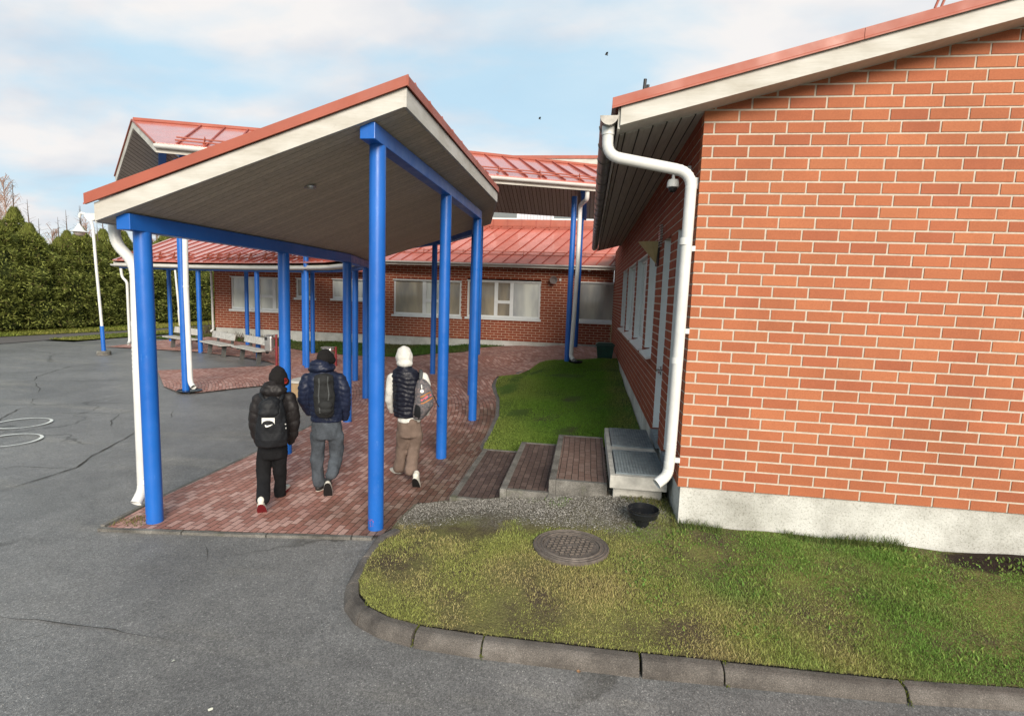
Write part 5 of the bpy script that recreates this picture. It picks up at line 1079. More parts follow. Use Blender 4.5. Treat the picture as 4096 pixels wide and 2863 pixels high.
def wrinkle(amp=0.006, s=22, zs=1.0):
    def fn(co, no):
        a = np.sin(co[:, 2] * s * zs + 3.0 * np.sin(co[:, 0] * 9) + 2 * np.sin(co[:, 1] * 8)) * 0.6 + wob(co, s * 1.6, 0.7) * 0.9 + wob(co, s * 3.2, 1.7) * 0.4
        return co + no * (a * amp)[:, None]
    return fn
def cloth(name, col, rough=0.85, var=0.25, scale=5, bs=300, bmp=0.0008, sheen=0.0):
    m, t, b = nodes(name); setc(b, col, rough, 0.25)
    f = noise(t, scale, 6, 0.65); lo = tuple(c * (1 - var) for c in col); hi = tuple(min(1, c * (1 + var)) for c in col)
    g = ramp(t, noise(t, bs * 0.5, 2, 0.6), [(0.3, (0.85,) * 3), (0.7, (1.15,) * 3)])
    t.links.new(mix(t, ramp(t, f, [(0.3, lo), (0.7, hi)]), g, 1.0, 'MULTIPLY'), b.inputs['Base Color'])
    if sheen: b.inputs['Sheen Weight'].default_value = sheen
    bump(t, b, noise(t, bs, 3, 0.6), bmp); return m
M_skin = simple('skin', (0.50, 0.30, 0.22), 0.5, 0.4, var=0.08)
C_black = cloth('black_puffer', (0.016, 0.014, 0.014), 0.5, 0.3); C_blackp = cloth('black_trousers', (0.007, 0.007, 0.008), 0.9, 0.3)
C_navy = cloth('navy_puffer', (0.012, 0.017, 0.038), 0.42, 0.3); C_beanie = cloth('black_knit', (0.010, 0.009, 0.009), 0.95, 0.3, bs=200, bmp=0.002)
C_jean = cloth('grey_denim', (0.060, 0.070, 0.082), 0.9, 0.45, scale=6); C_vest = cloth('black_vest', (0.009, 0.010, 0.018), 0.4, 0.3)
C_white = cloth('white_fleece', (0.66, 0.65, 0.60), 0.95, 0.05); C_brown = cloth('brown_corduroy', (0.16, 0.115, 0.092), 0.95, 0.25, scale=6)
C_bag = cloth('black_nylon', (0.011, 0.012, 0.014), 0.6, 0.3); C_bag2 = cloth('charcoal_canvas', (0.022, 0.023, 0.023), 0.85, 0.25)
C_strap = cloth('grey_strap', (0.07, 0.075, 0.075), 0.8, 0.2)
m, t, b = nodes('patterned_canvas'); setc(b, (0.1, 0.1, 0.11), 0.85, 0.2)
t.links.new(ramp(t, noise(t, 38, 4, 0.7), [(0.3, (0.05, 0.05, 0.058)), (0.52, (0.12, 0.115, 0.12)), (0.66, (0.22, 0.16, 0.15))]), b.inputs['Base Color']); C_pat = m
M_sole = simple('white_rubber', (0.6, 0.58, 0.5), 0.7, 0.3, var=0.1); M_solek = simple('black_rubber', (0.010, 0.010, 0.010), 0.75, 0.3, var=0.2); M_solered = simple('red_rubber', (0.20, 0.012, 0.018), 0.6, 0.3, var=0.15)
M_markw = simple('print_white', (0.75, 0.75, 0.70), 0.7, 0.2, var=0.04); M_markr = simple('print_red', (0.5, 0.03, 0.02), 0.7, 0.2, var=0.1); M_marko = simple('print_orange', (0.40, 0.16, 0.05), 0.7, 0.2, var=0.2); M_markp = simple('print_pink', (0.6, 0.12, 0.16), 0.7, 0.2, var=0.2)
from mathutils.bvhtree import BVHTree
def decal(target, polys, mat, name, parent, off=0.003, sub_=3):
    """polys: outlines (points just behind the cloth) pressed onto the target surface"""
    me = target.data; bvh = BVHTree.FromPolygons([v.co[:] for v in me.vertices], [p.vertices[:] for p in me.polygons])
    bm = bmesh.new(); c0 = Vector((0, 0, CAMH))
    for pl in polys: bm.faces.new([bm.verts.new(q) for q in pl])
    bmesh.ops.triangulate(bm, faces=bm.faces[:]); bmesh.ops.subdivide_edges(bm, edges=bm.edges[:], cuts=sub_, use_grid_fill=True)
    for v in bm.verts:
        d = (v.co - c0).normalized(); h = bvh.ray_cast(v.co - d * 0.6, d)
        if h[0] is None:
            nr = bvh.find_nearest(v.co); v.co = nr[0] - d * off
        else: v.co = h[0] - d * off
    me2 = bpy.data.meshes.new(name); bm.to_mesh(me2); bm.free(); me2.materials.append(mat)
    o = bpy.data.objects.new(name, me2); C.objects.link(o)
    if parent: o.parent = parent; o.matrix_parent_inverse = Matrix.Translation(-parent.location)
    return o
def shoe(person, name, heel, yaw, pitch, L_=0.29, w_=0.10, upper=M_dark, sole=M_sole, under=None, tr=None):
    """heel: ground contact point under the heel when flat; pitch>0 lifts the heel about the toe"""
    yaw = yaw + math.atan2(-PFW.x, PFW.y)
    Rm = Matrix.Rotation(yaw, 3, 'Z') @ Matrix.Rotation(-pitch, 3, 'X')
    toe = Vector(heel) + Matrix.Rotation(yaw, 3, 'Z') @ Vector((0, L_ * 0.8 * math.cos(pitch), 0))
    def T(x, y, z): return tuple(toe + Rm @ Vector((x, y - L_ * 0.8, z)))
    rm = np.array(Rm)
    up = []
    for (y, wx, hz, r_) in ((0.03, .8, .085, .05), (0.06, .85, .08, .055), (0.10, .85, .065, .055), (0.14, .9, .05, .045), (0.18, .95, .042, .04), (0.22, .95, .036, .034), (0.25, .8, .034, .028)):
        up.append((T(0, y, hz * 0.5 + 0.02), (w_ / 2 * wx - .004, 0.042, hz * 0.5 - 0.002), rm))
    up.append((T(0, 0.045, 0.09), (w_ / 2 * .72, 0.045, 0.05), rm))
    us = blob(name, up, upper, person, 0.008)
    mb = MB(); prof = []
    for k in range(20):
        a = 2 * math.pi * k / 20; y = L_ / 2 + (L_ / 2 - 0.005) * math.sin(a); x = w_ / 2 * (0.93 + 0.12 * math.sin(a)) * math.copysign(abs(math.cos(a)) ** 0.7, math.cos(a)); prof.append((x, y - 0.01))
    n0 = 0
    for z in (0.0, 0.032):
        for (x, y) in prof: mb.v.append(T(x, y, z + (0.01 if y > L_ * 0.8 else 0)))
    for k in range(20): mb.face((k, (k + 1) % 20, 20 + (k + 1) % 20, 20 + k))
    mb.face(list(range(20, 40)), mi=0); mb.face(list(range(19, -1, -1)), mi=1 if under else 0)
    so_ = mb.build('sole', [sole, under] if under else sole); sub(so_, us); so_.matrix_parent_inverse = Matrix.Identity(4) if us.parent is None else (Matrix.Translation(-us.parent.location) @ Matrix.Identity(4)).inverted() @ Matrix.Translation(-us.parent.location)
    so_.parent = us; bpy.context.view_layer.update(); so_.matrix_parent_inverse = us.matrix_world.inverted()
    return us
def body(person, head, neck, sh_l, sh_r, el_l, el_r, ha_l, ha_r, pel, kn_l, kn_r, an_l, an_r, face_yaw=0.0, s=1.0):
    P = []; face_yaw += math.atan2(-PFW.x, PFW.y); Rz = np.array(Matrix.Rotation(face_yaw, 3, 'Z')); hd = Vector(head)
    P.append((tuple(hd), (0.072 * s, 0.09 * s, 0.105 * s), Rz)); fw = Matrix.Rotation(face_yaw, 3, 'Z')
    for (o_, r_) in (((0, 0.085, -0.012), (0.012, 0.022, 0.022)), ((0, 0.06, -0.07), (0.045, 0.04, 0.035)), ((0.075, 0, -0.01), (0.012, 0.02, 0.03)), ((-0.075, 0, -0.01), (0.012, 0.02, 0.03)), ((0.028, 0.082, 0.02), (0.016, 0.008, 0.008)), ((-0.028, 0.082, 0.02), (0.016, 0.008, 0.008)), ((0, 0.088, -0.045), (0.024, 0.01, 0.007))):
        P.append((tuple(hd + fw @ (Vector(o_) * s)), tuple(q * s for q in r_), Rz))
    P += limb([(hd - Vector((0, 0, 0.06)), 0.052), (Vector(neck), 0.055)]); mid = (Vector(sh_l) + Vector(sh_r)) / 2
    P += trunk([(Vector(neck) - Vector((0, 0, 0.03)), 0.08, 0.06), (mid - Vector((0, 0, 0.08)), 0.12, 0.07), (Vector(pel), 0.11, 0.075)])
    for a, e, h in ((sh_l, el_l, ha_l), (sh_r, el_r, ha_r)):
        P += limb([(Vector(a), 0.045), (Vector(e), 0.036), (Vector(h), 0.027)]); d = (Vector(h) - Vector(e)).normalized()
        pc = Vector(h) + d * 0.045; P.append((tuple(pc), (0.036, 0.018, 0.045)))
        for k in range(4):
            b0_ = pc + Vector(((k - 1.5) * 0.019, 0, 0)) + d * 0.03; P += limb([(b0_, 0.0085), (b0_ + d * (0.03 + 0.004 * (k in (1, 2))), 0.008), (b0_ + d * 0.045 + Vector((0, 0.018, 0)), 0.0075)])
        th = pc + Vector((0.034 if a is sh_l else -0.034, 0.012, 0)); P += limb([(th, 0.010), (th + d * 0.03 + Vector((0, 0.012, 0)), 0.009)])
    for k_, a_, sg in ((kn_l, an_l, -1), (kn_r, an_r, 1)):
        hp = Vector(pel) + Vector(PRM @ np.array((sg * 0.075, 0, -0.05))); P += limb([(hp, 0.055), (Vector(k_), 0.040), (Vector(a_), 0.030)])
        P.append((tuple(Vector(a_) + PFW * 0.03 - Vector((0, 0, 0.02))), (0.026, 0.05, 0.025)))
    return blob('body', P, M_skin, person, 0.009)

# ---- person in black puffer
Y1 = 5.30
face(PY(600, 1135, 5.3), R(26))
def a1(x, y, dy=0.0): return PF((950 + .3988 * x) / 1.784, (1440 + .3988 * y) / 1.784, dy)
s1 = 0.00099
p1 = thing('person', GZ(600, 1135), 'person walking away in black hooded puffer jacket, black trousers and red and white shoes', 'person')
rings = [(295, 372, 66, .075), (325, 368, 120, .10), (362, 362, 178, .12), (420, 357, 200, .135), (520, 354, 198, .14), (650, 352, 192, .14), (770, 348, 178, .135), (842, 346, 166, .13)]
parts = trunk([(a1(x, y), rx * s1, ry) for (y, x, rx, ry) in rings])
parts += limb([(a1(208, 388), .062), (a1(182, 500, -.01), .064), (a1(168, 640, .02), .058), (a1(186, 740, .06), .050), (a1(212, 815, .12), .040)])
parts += limb([(a1(522, 372), .062), (a1(556, 490, -.01), .064), (a1(572, 630, .02), .058), (a1(558, 740, .06), .050), (a1(532, 815, .12), .040)])
jk = blob('jacket', parts, C_black, p1, 0.012, quilt(0.115, 0.010, 0.02))
hd_ = [(tuple(a1(362, 300, -.04)), (.138, .105, .068)), (tuple(a1(355, 262, -.05)), (.115, .085, .05)), (tuple(a1(300, 315, .0)), (.06, .09, .05)), (tuple(a1(430, 305, .0)), (.06, .09, .05)), (tuple(a1(345, 250, -.04)), (.095, .07, .05)), (tuple(a1(362, 345, -.06)), (.10, .06, .03))]
blob('jacket_hood', hd_, C_black, p1, 0.010, wrinkle(0.007, 26))
hb = blob('beanie', [(tuple(a1(408, 178, .03)), (.098, .108, .098)), (tuple(a1(408, 120, .03)), (.072, .082, .06)), (tuple(a1(402, 85, .03)), (.035, .045, .035)), (tuple(a1(450, 215, .05)), (.075, .09, .055))], C_beanie, p1, 0.009, wrinkle(0.002, 30))
parts = trunk([(a1(350, 835), .150, .115), (a1(350, 900), .160, .125), (a1(352, 960), .155, .12)])
parts += limb([(a1(272, 930, 0), .080), (a1(262, 1080, -.0), .075), (a1(262, 1220, -.08), .068), (a1(262, 1320, -.20), .066), (a1(258, 1395, -.30), .066)])
parts += limb([(a1(428, 930, 0), .080), (a1(425, 1080, .08), .074), (a1(428, 1200, .14), .066), (a1(424, 1300, .18), .064), (a1(432, 1345, .20), .062)])
blob('trousers', parts, C_blackp, p1, 0.012, wrinkle(0.006, 20))
body(p1, a1(410, 185, .04), a1(372, 300, .02), a1(215, 395), a1(515, 385), a1(185, 560), a1(555, 560), a1(225, 720, .12), a1(510, 730, .12), a1(350, 880), a1(262, 1180, -.02), a1(426, 1180, .14), a1(258, 1385, -.28), a1(436, 1320, .19), R(-35))
h0 = GZ(590, 1151) - PFW * 0.17; shoe(p1, 'shoe', h0, R(2), R(46), upper=M_sole, sole=M_sole, under=M_solered)
h0 = GZ(631, 1113); shoe(p1, 'shoe', h0, R(-10), R(3), upper=M_sole, sole=M_solered)
bp1 = thing('backpack', a1(345, 620, -.22), 'large black drawstring backpack with white patch and white swoosh mark', 'backpack')
parts = trunk([(a1(350, 395, -.17), .060, .045), (a1(350, 430, -.19), .100, .075), (a1(348, 520, -.21), .135, .095), (a1(344, 650, -.21), .155, .10), (a1(342, 780, -.20), .170, .10), (a1(342, 840, -.19), .160, .085)])
bg1 = blob('bag', parts, C_bag, bp1, 0.009, wrinkle(0.004, 24))
fl = blob('flap', [(tuple(a1(318, 475, -.26)), (.105, .055, .095)), (tuple(a1(335, 420, -.235)), (.085, .05, .05)), (tuple(a1(312, 530, -.285)), (.100, .045, .05))], C_bag, bp1, 0.009, wrinkle(0.005, 26))
mb = MB()
for sg in (-1, 1):
    mb = MB(); e = 345 + sg * 95
    mb.tube(arc_pts([a1(345 + sg * 70, 420, -.17), a1(345 + sg * 105, 365, -.13), a1(345 + sg * 118, 330, -.02), a1(345 + sg * 120, 380, .10)], 0.05), 0.020, 8); mb.build('strap', C_bag, bp1, smooth=True)
X2 = lambda pts, dy=-.3: [a1(x, y, dy) for x, y in pts]
def strips(top_, bot_): return [[top_[i], top_[i + 1], bot_[i + 1], bot_[i]] for i in range(len(top_) - 1)]
NN = 12; topx = [(243 + 129 * i / NN, 580) for i in range(NN + 1)]; botx = [(243 + 129 * i / NN, 642 - 36 * math.sqrt(max(0, 1 - ((i - NN / 2) / (NN / 2)) ** 2))) for i in range(NN + 1)]
decal(bg1, strips(X2(topx), X2(botx)), M_markw, 'white_patch', bp1, 0.006)
decal(bg1, [X2([(274, 648), (276, 664), (290, 658), (292, 654)]), X2([(276, 664), (284, 674), (302, 672), (290, 658)]), X2([(290, 658), (302, 672), (330, 661), (312, 653)]), X2([(312, 653), (330, 661), (356, 642)])], M_markw, 'swoosh_mark', bp1, 0.007)
decal(bg1, [X2([(474, 638), (488, 635), (486, 648), (475, 646)]), X2([(478, 676), (492, 674), (488, 692)])], M_markw, 'side_mark', bp1, 0.006, 1)
HX = lambda pts: [a1(x, y, -.06) for x, y in pts]
Dp = []
def stroke(pts, w_):
    for (x0, y0), (x1, y1) in zip(pts[:-1], pts[1:]):
        d = math.hypot(x1 - x0, y1 - y0); nx, ny = -(y1 - y0) / d * w_ / 2, (x1 - x0) / d * w_ / 2; Dp.append(HX([(x0 + nx, y0 + ny), (x1 + nx, y1 + ny), (x1 - nx, y1 - ny), (x0 - nx, y0 - ny)]))
stroke([(476, 186), (478, 234)], 6); stroke([(470, 188), (486, 183), (496, 194), (498, 214), (490, 228), (472, 234)], 6)
decal(hb, Dp, M_markr, 'letter_mark', p1, 0.004, 1)

# ---- person in navy puffer
Y2 = 5.72
face(PY(728, 1112, 5.72), R(22))
def a2(x, y, dy=0.0): return PF((1150 + .696 * x) / 1.784, (1380 + .6957 * y) / 1.784, dy)
s2 = 0.00186
p2 = thing('person', GZ(724, 1112), 'person walking away in navy puffer jacket with grey jeans and black hood up', 'person')
rings = [(132, 200, 40, .08), (150, 203, 68, .10), (175, 207, 104, .12), (215, 209, 112, .135), (270, 214, 104, .135), (340, 220, 98, .13), (400, 226, 98, .13), (428, 227, 98, .13)]
parts = trunk([(a2(x, y), rx * s2, ry) for (y, x, rx, ry) in rings])
parts += limb([(a2(114, 193), .066), (a2(96, 250, -.01), .068), (a2(92, 315, .02), .062), (a2(125, 385, .12), .046)])
parts += limb([(a2(300, 193), .066), (a2(324, 250, -.01), .068), (a2(333, 330, .02), .062), (a2(330, 415, .08), .048)])
blob('jacket', parts, C_navy, p2, 0.012, quilt(0.066, 0.010, 0.0, 0.3))
blob('jacket_hood', [(tuple(a2(197, 135, -.04)), (.138, .10, .055)), (tuple(a2(185, 105, -.03)), (.105, .085, .05)), (tuple(a2(240, 130, .02)), (.07, .09, .045)), (tuple(a2(150, 140, .0)), (.06, .08, .04))], C_navy, p2, 0.010, wrinkle(0.006, 28, 1.5))
blob('hood', [(tuple(a2(218, 72, .03)), (.100, .115, .085)), (tuple(a2(215, 52, .03)), (.075, .09, .06)), (tuple(a2(245, 85, .05)), (.065, .085, .05))], C_beanie, p2, 0.009, wrinkle(0.004, 26))
parts = trunk([(a2(226, 425), .165, .115), (a2(227, 480), .175, .13), (a2(226, 525), .165, .125)])
parts += limb([(a2(176, 520, 0), .088), (a2(173, 600, .05), .080), (a2(172, 680, .07), .070), (a2(174, 760, .09), .070), (a2(181, 786, .10), .070)])
parts += limb([(a2(274, 520, 0), .090), (a2(284, 590, .05), .084), (a2(280, 640, .04), .074), (a2(266, 700, -.05), .068), (a2(252, 742, -.12), .064)])
blob('jeans', parts, C_jean, p2, 0.012, wrinkle(0.008, 17))
body(p2, a2(218, 78, .05), a2(205, 130, .02), a2(118, 198), a2(298, 198), a2(100, 300), a2(325, 310), a2(140, 360, .12), a2(315, 380, .10), a2(227, 470), a2(172, 650, .07), a2(282, 640, .05), a2(180, 780, .1), a2(250, 740, -.12), R(-20))
h0 = GZ(711, 1106); shoe(p2, 'shoe', h0, R(-28), R(0), upper=M_dark, sole=M_sole)
h0 = GZ(736, 1116) - PFW * 0.10; shoe(p2, 'shoe', h0, R(0), R(66), L_=0.29, w_=.105, upper=M_dark, sole=M_sole, under=M_solek)
bp2 = thing('backpack', a2(205, 290, -.25), 'narrow charcoal flap backpack with two grey vertical straps on the navy jacket', 'backpack')
parts = []
for (x, y, rx) in ((208, 200, 54), (210, 290, 60), (212, 370, 56)): parts.append((tuple(a2(x, y, -.21)), (rx * s2, .095, .075)))
bg2 = blob('bag', parts + trunk([(a2(208, 182, -.2), .100, .08), (a2(211, 290, -.2), .118, .095), (a2(212, 385, -.2), .105, .085), (a2(212, 400, -.19), .090, .07)]), C_bag2, bp2, 0.009, wrinkle(0.004, 26))
Q2 = lambda pts: [a2(x, y, -.3) for x, y in pts]
def vstrip(fn_, pts, w_): return [fn_([(x0 - w_, y0), (x0 + w_, y0), (x1 + w_, y1), (x1 - w_, y1)]) for (x0, y0), (x1, y1) in zip(pts[:-1], pts[1:])]
decal(bg2, vstrip(Q2, [(180, 190), (182, 230), (178, 290), (182, 340), (186, 392)], 3.6), C_strap, 'strap', bp2, 0.007, 2)
decal(bg2, vstrip(Q2, [(232, 180), (230, 220), (238, 280), (234, 320)], 3.6), C_strap, 'strap', bp2, 0.007, 2)
decal(bg2, [Q2([(198, 362), (232, 358), (232, 361), (198, 365)]), Q2([(198, 378), (230, 376), (230, 379), (198, 381)]), Q2([(198, 365), (200, 365), (200, 378), (198, 378)]), Q2([(229, 361), (232, 361), (231, 376), (229, 376)])], C_strap, 'label_frame', bp2, 0.006, 1)
fl = blob('pocket', [(tuple(a2(218, 345, -.29)), (.075, .035, .05)), (tuple(a2(216, 375, -.28)), (.07, .035, .04))], C_bag2, bp2, 0.008, wrinkle(0.002, 30))

# ---- person in black vest over white hoodie
Y3 = 6.3
face(PY(913, 1090, 6.3), R(14))
def a3(x, y, dy=0.0): return PF((1500 + .696 * x) / 1.784, (1360 + .6957 * y) / 1.784, dy)
s3 = 0.00204
p3 = thing('person', GZ(913, 1090), 'person walking away in black padded vest over white hoodie with brown trousers', 'person')
rings = [(160, 170, 40, .09), (178, 174, 74, .12), (205, 180, 92, .135), (250, 184, 92, .14), (330, 182, 84, .14), (400, 178, 76, .14), (430, 178, 74, .14)]
blob('vest', trunk([(a3(x, y), rx * s3, ry) for (y, x, rx, ry) in rings]) + limb([(a3(170, 160), .086), (a3(170, 146), .084)]), C_vest, p3, 0.011, quilt(0.055, 0.012, 0.01, 0.2))
parts = trunk([(a3(184, 205), .13, .08), (a3(184, 300), .12, .08), (a3(190, 430), .13, .105), (a3(197, 460), .145, .115)])
parts += limb([(a3(98, 215), .056), (a3(84, 290, -.01), .052), (a3(80, 340, .02), .048), (a3(98, 405, .12), .036)])
parts += limb([(a3(280, 212), .056), (a3(302, 290, -.01), .052), (a3(312, 340, .02), .048), (a3(296, 420, .12), .036)])
blob('hoodie', parts, C_white, p3, 0.011, wrinkle(0.006, 22))
blob('hood', [(tuple(a3(169, 98, .03)), (.106, .125, .115)), (tuple(a3(167, 66, .03)), (.085, .10, .068)), (tuple(a3(166, 55, .0)), (.05, .06, .050)), (tuple(a3(170, 132, -.01)), (.10, .10, .06))], C_white, p3, 0.009, wrinkle(0.003, 26))
parts = trunk([(a3(197, 455), .148, .11), (a3(198, 510), .155, .12), (a3(197, 545), .15, .115)])
parts += limb([(a3(160, 540, 0), .082), (a3(153, 620, .06), .074), (a3(148, 690, .09), .072), (a3(141, 728, .10), .078)])
parts += limb([(a3(236, 540, 0), .084), (a3(228, 610, .04), .078), (a3(212, 680, -.02), .074), (a3(208, 735, -.06), .082), (a3(208, 742, -.07), .086)])
blob('trousers', parts, C_brown, p3, 0.012, wrinkle(0.009, 17))
body(p3, a3(169, 105, .04), a3(170, 160, .02), a3(105, 215), a3(270, 212), a3(86, 310), a3(302, 315), a3(115, 380, .12), a3(280, 390, .12), a3(197, 490), a3(150, 640, .08), a3(228, 630, .04), a3(142, 725, .12), a3(210, 735, -.07), R(0))
h0 = GZ(897, 1068); shoe(p3, 'shoe', h0, R(30), R(10), upper=M_sole, sole=M_sole, under=M_solek)
h0 = GZ(931, 1097) - PFW * 0.13; shoe(p3, 'shoe', h0, R(-8), R(52), upper=M_sole, sole=M_sole, under=M_solek)
bp3 = thing('backpack', a3(275, 340, -.2), 'grey patterned backpack with orange band and white tag hung on one shoulder', 'backpack')
parts = []
parts = trunk([(a3(270, 240, -.14), .062, .06), (a3(276, 262, -.14), .090, .08), (a3(282, 320, -.15), .118, .10), (a3(280, 370, -.15), .122, .10), (a3(262, 410, -.14), .100, .09), (a3(250, 440, -.13), .072, .075)])
bg3 = blob('bag', parts, C_pat, bp3, 0.009, wrinkle(0.003, 26))
Q3 = lambda pts: [a3(x, y, -.25) for x, y in pts]
decal(bg3, strips(Q3([(258, 325), (275, 318), (298, 305), (318, 296)]), Q3([(262, 332), (279, 325), (300, 311), (322, 302)])), M_marko, 'orange_band', bp3, 0.005)
decal(bg3, strips(Q3([(262, 362), (282, 358), (305, 344), (330, 326)]), Q3([(264, 368), (284, 364), (308, 350), (333, 333)])), M_marko, 'orange_band', bp3, 0.005)
decal(bg3, [Q3([(262, 345), (270, 338), (276, 346), (268, 353)]), Q3([(286, 332), (300, 318), (306, 326), (296, 336), (288, 342)]), Q3([(312, 318), (322, 310), (326, 316), (316, 323)]), Q3([(276, 340), (284, 330), (286, 334), (279, 344)])], M_markp, 'pink_print', bp3, 0.006, 1)
decal(bg3, [Q3([(270 + 11 * math.cos(k * math.pi / 6), 294 + 10 * math.sin(k * math.pi / 6)) for k in range(12)])], M_markw, 'white_tag', bp3, 0.012, 1)
decal(bg3, [Q3([(264, 258), (270, 256), (272, 280), (267, 281)])], M_markw, 'white_tag', bp3, 0.010, 1)
decal(bg3, strips(Q3([(232, 370), (250, 375), (262, 392), (262, 440)]), Q3([(218, 450), (232, 455), (245, 458), (255, 450)])), C_bag, 'dark_pocket', bp3, 0.006)
mb = MB(); mb.tube(arc_pts([a3(262, 225, -.13), a3(266, 190, -.10), a3(262, 172, -.0), a3(258, 215, .12)], .06), 0.022, 8); mb.build('strap', C_strap, bp3, smooth=True)
mb = MB(); mb.tube(arc_pts([a3(338, 320, -.16), a3(350, 342, -.18), a3(356, 365, -.18), a3(368, 384, -.17)], .05), 0.006, 6); mb.build('cord', C_bag, bp3)

ORD0 = ['first', 'second', 'third', 'fourth', 'fifth', 'sixth']
# ================================================================ planting
def fast_mesh(name, verts, faces_idx, loop_total, cols, mat):
    me = bpy.data.meshes.new(name); nv = len(verts); me.vertices.add(nv); me.vertices.foreach_set('co', verts.astype(np.float32).ravel())
    me.loops.add(len(faces_idx)); me.loops.foreach_set('vertex_index', faces_idx.astype(np.int32)); nf_ = len(loop_total)
    me.polygons.add(nf_); st_ = np.concatenate([[0], np.cumsum(loop_total)[:-1]]).astype(np.int32)
    me.polygons.foreach_set('loop_start', st_); me.polygons.foreach_set('loop_total', loop_total.astype(np.int32)); me.update(calc_edges=True)
    ca = me.color_attributes.new('Col', 'FLOAT_COLOR', 'POINT'); ca.data.foreach_set('color', np.concatenate([cols, np.ones((nv, 1))], 1).astype(np.float32).ravel())
    me.materials.append(mat); me.polygons.foreach_set('use_smooth', np.ones(nf_, bool)); return me
def vz(CPa, x, y, c0, pw):
    d2 = (CPa[:, 0][None] - x[:, None]) ** 2 + (CPa[:, 1][None] - y[:, None]) ** 2 + c0; wt = d2 ** -pw; return (wt * CPa[:, 2][None]).sum(1) / wt.sum(1)
def vnoise(x, y, s, seed=0):     # cheap smooth noise
    r_ = np.random.default_rng(seed); v = np.zeros_like(x)
    for k in range(7):
        a = r_.uniform(0, 2 * np.pi); f = s * r_.uniform(0.6, 2.2); v += np.sin((x * np.cos(a) + y * np.sin(a)) * f + r_.uniform(0, 6.28)) / 7 * 1.6
    return v
def grass(name, poly, n, zf, hmin, hmax, wd, lean, colf, keep, label):
    xs = [p[0] for p in poly]; ys = [p[1] for p in poly]; x = rng.uniform(min(xs), max(xs), n); y = rng.uniform(min(ys), max(ys), n)
    k = inpoly(x, y, poly) & keep(x, y); x, y = x[k], y[k]; nb = len(x)
    if nb < 3: return None
    z = zf(x, y)
    h = rng.uniform(hmin, hmax, nb) * (1 + 0.35 * vnoise(x, y, 3.0, 5)); a = rng.uniform(0, 2 * np.pi, nb); ln = rng.uniform(0.3, 1.0, nb) * lean; ta = rng.uniform(0, 2 * np.pi, nb)
    dx, dy = np.cos(a), np.sin(a); w_ = wd * rng.uniform(0.6, 1.4, nb); bx_, by_ = np.cos(ta) * w_ / 2, np.sin(ta) * w_ / 2
    v = np.empty((nb, 5, 3)); hh = np.sqrt(np.clip(1 - ln * ln * .92, 0.02, 1))
    v[:, 0] = np.stack([x - bx_, y - by_, z - .004], 1); v[:, 1] = np.stack([x + bx_, y + by_, z - .004], 1)
    mx_, my_, mz_ = x + dx * ln * h * .35, y + dy * ln * h * .35, z + h * .55 * (0.4 + 0.6 * hh)
    v[:, 2] = np.stack([mx_ + bx_ * .8, my_ + by_ * .8, mz_], 1); v[:, 3] = np.stack([mx_ - bx_ * .8, my_ - by_ * .8, mz_], 1)
    v[:, 4] = np.stack([x + dx * ln * h, y + dy * ln * h, z + h * hh * .9], 1)
    base = (np.arange(nb) * 5)[:, None]; fi = np.concatenate([base + np.array([[0, 1, 2, 3]]), base + np.array([[3, 2, 4]])], 1).ravel(); lt = np.tile([4, 3], nb)
    col = np.repeat(colf(x, y, nb), 5, axis=0); me = fast_mesh(name, v.reshape(-1, 3), fi, lt, col, M_blade)
    o = bpy.data.objects.new(name, me); C.objects.link(o); tag(o, label, 'grass', None, 'stuff'); return o
def mixc(a, b_, f): return np.array(a)[None] * (1 - f[:, None]) + np.array(b_)[None] * f[:, None]
def col_front(x, y, nb):
    g = np.clip((x - 0.3) * 0.45 + (y - 3.9) * 0.5 + vnoise(x, y, 3.2, 1) * 0.45 + vnoise(x, y, 9.0, 21) * 0.3, 0, 1)       # greener towards the wall
    s_ = np.clip(vnoise(x, y, 5.0, 2) * 1.2 + 0.3 + rng.normal(0, .38, nb), 0, 1)
    c = mixc((0.33, 0.355, 0.10), (0.145, 0.28, 0.05), g * .9); c = c * (1 - s_[:, None] * (1 - g[:, None] * .7) * .75) + np.array((0.46, 0.37, 0.18)) * (s_[:, None] * (1 - g[:, None] * .7) * .75)
    return np.clip(c * rng.uniform(0.6, 1.45, nb)[:, None], 0, 1)
def keep_front(x, y):
    dens = 0.58 + 0.14 * np.clip(x - .3, 0, 2) + 0.6 * vnoise(x, y, 4.0, 3) + .25 * vnoise(x, y, 14.0, 13)
    grv = np.clip((y - 4.9 + .15 * vnoise(x, y, 7, 31)) / 0.3, 0, 1) * np.clip((0.65 - x + .2 * vnoise(x, y, 6, 32)) / 0.25, 0, 1); bare = np.exp(-(((x - 3.8) / 0.75) ** 2 + ((y - 4.95) / 0.25) ** 2)) * 1.3; bare2 = np.exp(-(((x + 0.9) / 0.9) ** 2 + ((y - 4.9) / 0.3) ** 2)) * .6
    mhd = np.hypot(x - MHX, y - MHY) > 0.325
    return (rng.uniform(0, 1, len(x)) < dens - grv * 0.95 - bare * 1.2 - bare2) & mhd
FR2 = FRONT[:12] + [(4.4, 3.58), (6.0, 3.68), (6.2, 5.07), (0.95, 5.07), (0.93, 5.6), (-1.5, 5.68), (-1.8, 5.5)]
grass('grass', FR2, 460000, lambda x, y: vz(CL, x, y, .08, 1.8), 0.012, 0.036, 0.0038, 1.0, col_front, keep_front, 'short patchy yellow green grass of the front lawn beside the kerb')
